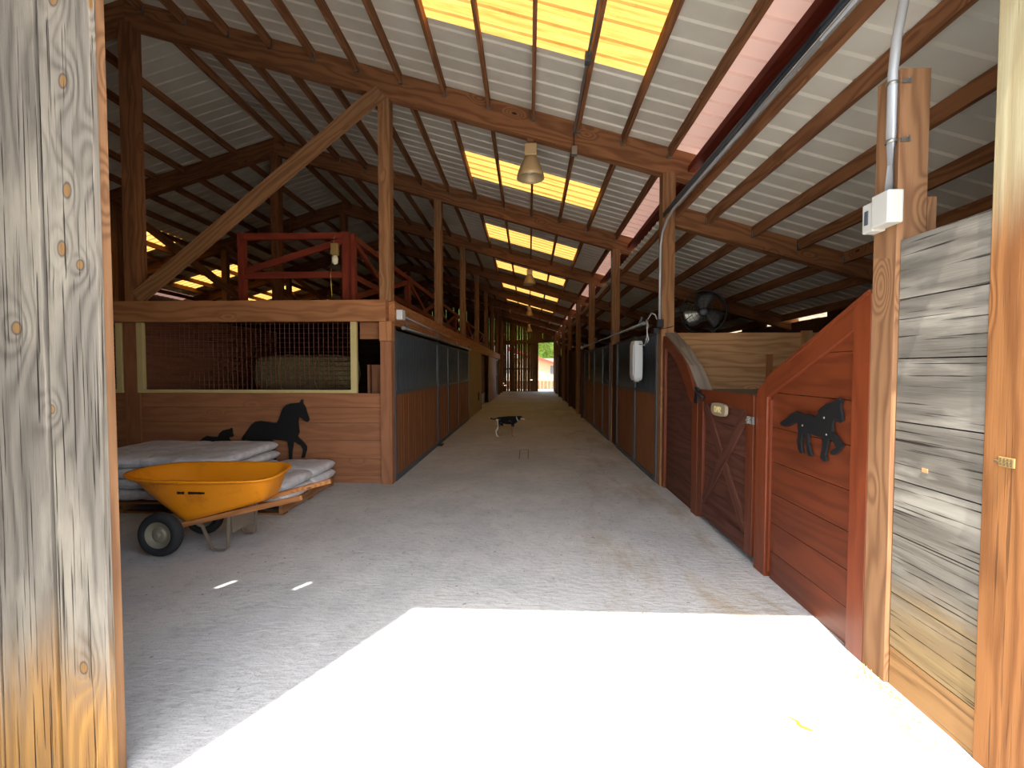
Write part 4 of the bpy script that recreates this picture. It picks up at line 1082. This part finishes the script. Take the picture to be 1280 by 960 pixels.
for s_, ya, yb in ((-1, 3.80, 3.70), (1, 4.08, 4.27)):
    m = MB(); m.bar((-3.16, ya, .195), (-1.94, yb, .50), .036, .045); t.part('handle', m, M['handle'], bevel=.006)
    # leg
    ym = ya + (yb - ya) * .4
    m = MB(); P = [(-2.90, ym, .25), (-2.86, ym, .22), (-2.76, ym - .02 * s_ * -1, .03), (-2.73, ym, .012), (-2.66, ym, .012), (-2.635, ym, .035), (-2.62, ym, .31)]
    for a, b in zip(P[:-1], P[1:]): m.bar(a, b, .035, .006, (0, 0, 1) if abs(a[2] - b[2]) < .02 else (1, 0, 0))
    t.part('leg', m, M['paver'])
    m = MB(); m.bar((-3.14, ya + .0, .18), (-3.14, ya, .22), .03, .012, (1, 0, 0)); t.part('axle_bracket', m, M['paver'])
m = MB(); m.prism([(3.80, .15), (4.10, .15), (4.12, .32), (3.78, .32)], 'x', -2.62, -2.615); t.part('cross_plate', m, M['paver'])
m = MB(); m.bar((-3.14, 3.95, .21), (-3.36, 3.95, .47), .03, .008, (1, 0, 1)); t.part('nose_brace', m, M['paver'])

# ------------------------------------------------------------------ dog
def dog():
    V = []; E = []; Rr = []
    def add(p, r, par=None):
        V.append(p); Rr.append(r)
        if par is not None: E.append((par, len(V) - 1))
        return len(V) - 1
    pel = add((-.16, 0, .385), (.068, .09))
    mid = add((-.02, 0, .375), (.075, .098), pel)
    ch = add((.10, 0, .37), (.08, .112), mid)
    sh = add((.17, 0, .40), (.062, .085), ch)
    nk = add((.225, 0, .43), (.046, .052), sh)
    hd = add((.285, 0, .44), (.054, .05), nk)
    mz = add((.335, 0, .418), (.032, .03), hd)
    ns = add((.385, 0, .40), (.015, .014), mz)
    rp = add((-.225, 0, .395), (.05, .055), pel)
    t1 = add((-.275, 0, .40), (.016, .016), rp)
    t2 = add((-.33, 0, .395), (.013, .013), t1)
    t3 = add((-.39, 0, .412), (.016, .016), t2)
    t4 = add((-.43, 0, .43), (.01, .01), t3)
    for s_ in (-1, 1):
        dx = .03 if s_ > 0 else -.03
        y = .05 * s_
        a = add((-.19, y, .35), (.042, .055), pel)
        k = add((-.155 + dx, y, .245), (.028, .032), a)
        hk = add((-.225 + dx, y, .13), (.013, .015), k)
        an = add((-.205 + dx, y, .035), (.011, .012), hk)
        add((-.165 + dx, y, .016), (.013, .012), an)
        a = add((.12, y, .32), (.036, .045), ch)
        e = add((.105 - dx, y, .225), (.02, .021), a)
        w = add((.12 - dx, y, .10), (.012, .013), e)
        an = add((.12 - dx, y, .03), (.011, .011), w)
        add((.15 - dx, y, .015), (.013, .011), an)
    me = bpy.data.meshes.new('dog_body'); me.from_pydata(V, E, []); me.materials.append(M['dog'])
    o = bpy.data.objects.new('body', me); COL.objects.link(o)
    sk = o.modifiers.new('skin', 'SKIN'); sk.use_smooth_shade = True
    for i, v in enumerate(me.skin_vertices[0].data): v.radius = Rr[i]; v.use_root = (i == 0)
    ss = o.modifiers.new('sub', 'SUBSURF'); ss.levels = ss.render_levels = 2
    root = empty('dog', 'small black and tan dog with white tail tip walking across the aisle', 'dog', (-.49, 10.35, 0))
    o.parent = root
    for s_ in (-1, 1):
        m = MB(); m.rings([[(.255 + .022 * math.cos(a), s_ * (.036 + .004 * h) + .004 * math.sin(a), .462 - .055 * h + .010 * math.sin(a)) for a in [k * math.pi / 4 for k in range(8)]] for h in (0, .5, 1)], True, True)
        m.build('ear', M['black'], root)
    m = MB(); m.lathe([(.050, -.008), (.056, -.008), (.056, .008), (.050, .008), (.050, -.008)], (.215, 0, .42), (1, 0, .4), 20); m.build('collar', M['white'], root)
    root.scale = (1.06, 1.06, 1.06)
    root.rotation_euler = (0, 0, math.radians(-8))
dog()

# ------------------------------------------------------------------ floor drain lines, litter
m = MB()
for (xa, ya, xb, yb) in ((-.33 + .27, 7.75, -.33 + .27, 8.75), (.08, 7.75, .08, 8.75), (-.06, 8.75, .08, 8.75)):
    pass
m = MB()
for a, b in (((-.17, 7.85), (-.17, 8.75)), ((-.01, 7.85), (-.01, 8.75)), ((-.17, 8.75), (-.01, 8.75))):
    m.bar((a[0], a[1], .001), (b[0], b[1], .001), .012, .003)
single('floor_hatch_outline', m, M['debris'], 'thin rectangular outline in the concrete beyond mid aisle, before the dog', 'floor hatch')
m = MB(); pts = [(1.17, 2.02), (1.205, 1.99), (1.225, 1.975), (1.20, 1.965), (1.235, 1.93), (1.27, 1.915), (1.255, 1.95), (1.225, 1.985)]
b = len(m.v)
lf = [(1.175, 2.055, .004), (1.195, 2.035, .012), (1.213, 2.012, .012), (1.205, 2.005, .006), (1.208, 1.985, .010), (1.235, 1.965, .014), (1.262, 1.962, .004), (1.24, 1.978, .010), (1.222, 1.992, .012), (1.225, 2.015, .008)]
m.prism([(p[0], p[1]) for p in lf], 'z', .003, .0055)
o = single('fallen_leaf', m, M['leaf'], 'yellow curled leaf on the sunlit floor near the right jamb', 'leaf')
random.seed(3)
m = MB()
for i in range(420):
    f_ = R(); y = 1.86 + f_ * .55; x = 1.80 - abs(random.gauss(0, .055)) - (0.12 * R() if y < 2.1 else 0)
    a = U(0, 3.14); l = U(.008, .035)
    m.bar((x, y, .004 + U(0, .008)), (x + l * math.cos(a) * .5, y + l * math.sin(a), .004 + U(0, .008)), .002, .0015)
tag(m.build('straw_litter', M['straw']), 'loose yellow straw on the floor along the weathered planks', 'straw', kind='stuff')
m = MB()
for i in range(520):
    if R() < .5: x, y = random.gauss(.9, .45), U(3.0, 7.5)
    else: x, y = U(-2.4, 1.6), U(2.95, 9)
    if abs(x) > 1.7 and y > 6: continue
    a = U(0, 3.14); l = U(.004, .028)
    m.bar((x, y, .003), (x + l * math.cos(a), y + l * math.sin(a), .004), .003, .002)
tag(m.build('floor_debris', M['debris']), 'small dark bits of hay scattered over the concrete aisle', 'debris', kind='stuff')

# ------------------------------------------------------------------ outside, beyond the far door
t = Thing('farm_building', 'pale farm building with red roof seen through the far doorway', 'building', (3.0, 62, 0))
m = MB(); m.box(-2.0, 60, -.05, 9, 66, 3.0); t.part('wall', m, M['housewall'])
m = MB(); m.prism([(-2.8, 4.1), (3.6, 2.2), (3.6, 2.4), (-2.8, 4.6)], 'y', 59.4, 66.5); t.part('roof', m, M['redroof'])
m = MB(); m.box(2.9, 59.95, .9, 3.6, 60.02, 2.0); t.part('window', m, M['steel'])
m = MB(); x = -4
while x < 8: m.box(x, 36, -.05, x + .28, 36.03, .62, (0, 0, 1)); x += .29
single('yard_fence', m, M['fence'], 'low board fence outside the far doorway', 'fence')
def tree(x, y, r, h, lab, mat='foliage'):
    t = Thing('tree', lab, 'tree', (x, y, -.05)); m = MB(); m.tube([(x, y, -.05), (x + .1, y, h * .6)], [.35, .2], 10); t.part('trunk', m, M['darkboard'])
    m = MB()
    nl, nn = 18, 26; rs = []
    for i in range(1, nl):
        a = math.pi * i / nl; ring = []
        for k in range(nn):
            b_ = 2 * math.pi * k / nn; d = Vector((math.sin(a) * math.cos(b_), math.sin(a) * math.sin(b_), -math.cos(a)))
            q = 1 + .45 * mnoise.noise(d * 2.2 + Vector((x, y, 0))) + .25 * mnoise.noise(d * 7 + Vector((y, x, 0)))
            ring.append((x + d.x * r * q, y + d.y * r * q, h * .62 + d.z * h * .42 * q))
        rs.append(ring)
    m.rings(rs, True, True); t.part('crown', m, M[mat])
tree(2.5, 74, 6, 13, 'broad green tree behind the red roofed building, through the far doorway')
tree(13, 76, 4, 10, 'green tree right of the red roofed building, outside the far door')
tree(-12, 80, 6, 14, 'green tree left of the red roofed building, behind the end wall gaps')
tree(6.0, 50, 2.0, 5.5, 'small leafy tree in front of the far building, by the fence')
tree(15.5, 22, 3.6, 7.0, 'dry yellow tree outside the right wall, glimpsed under the eave', 'dry')
tree(15, 12, 3.6, 6.5, 'pale yellow bush outside the right wall, nearest under the eave', 'dry')

# ------------------------------------------------------------------ light
m = MB(); m.prism([(-4.5, 0), (-2.0, 0), (-1.64, 2.1), (-1.02, 5.5), (-.90, 6.4), (-1.75, 6.4), (-1.78, 5.6), (-4.5, 5.6)], 'y', .57, .61, (0, 0, 1))  # added out of view; slanted edge shapes the sun patch and shades the boards
single('sun_cut_panel', m, M['greyplank'], 'unseen boarded panel added outside to cut the left edge of the sun patch', 'wall')
d = Vector((.10, 1.0, -2.45)).normalized()
sun = bpy.data.lights.new('sun', 'SUN'); sun.energy = 9.0; sun.angle = math.radians(.53); sun.color = (1., .96, .9)
so = bpy.data.objects.new('sun', sun); COL.objects.link(so); so.rotation_euler = d.to_track_quat('-Z', 'Y').to_euler()
w = bpy.data.worlds.new('sky'); scene.world = w; w.use_nodes = True; nt = w.node_tree
bg = nt.nodes['Background']; sky = nt.nodes.new('ShaderNodeTexSky'); sky.sky_type = 'NISHITA'; sky.sun_disc = False
sky.sun_elevation = math.radians(65); sky.sun_rotation = math.radians(185); sky.air_density = 1.2; sky.dust_density = 2.
hs = nt.nodes.new('ShaderNodeHueSaturation'); hs.inputs['Saturation'].default_value = .55; nt.links.new(sky.outputs[0], hs.inputs['Color']); nt.links.new(hs.outputs[0], bg.inputs[0]); bg.inputs[1].default_value = .45

# ------------------------------------------------------------------ camera
cam = bpy.data.cameras.new('camera'); co = bpy.data.objects.new('camera', cam); COL.objects.link(co)
cam.sensor_width = 36; cam.sensor_fit = 'HORIZONTAL'; cam.lens = 557 / 1280 * 36; cam.clip_start = .05; cam.clip_end = 500
yaw = math.atan(21 / 557); pit = math.atan(19 / 557)
co.location = (0, 0, 1.6); co.rotation_euler = (math.pi / 2 - pit, 0, yaw)
scene.camera = co
vs = scene.view_settings; vs.view_transform = 'Standard'; vs.look = 'None'; vs.gamma = 1; vs.use_curve_mapping = False; vs.exposure = 1.15
c = scene.cycles; c.use_denoising = True; c.max_bounces = 10; c.diffuse_bounces = 8; c.glossy_bounces = 3; c.transmission_bounces = 4
c.sample_clamp_indirect = 8; c.caustics_reflective = False; c.caustics_refractive = False
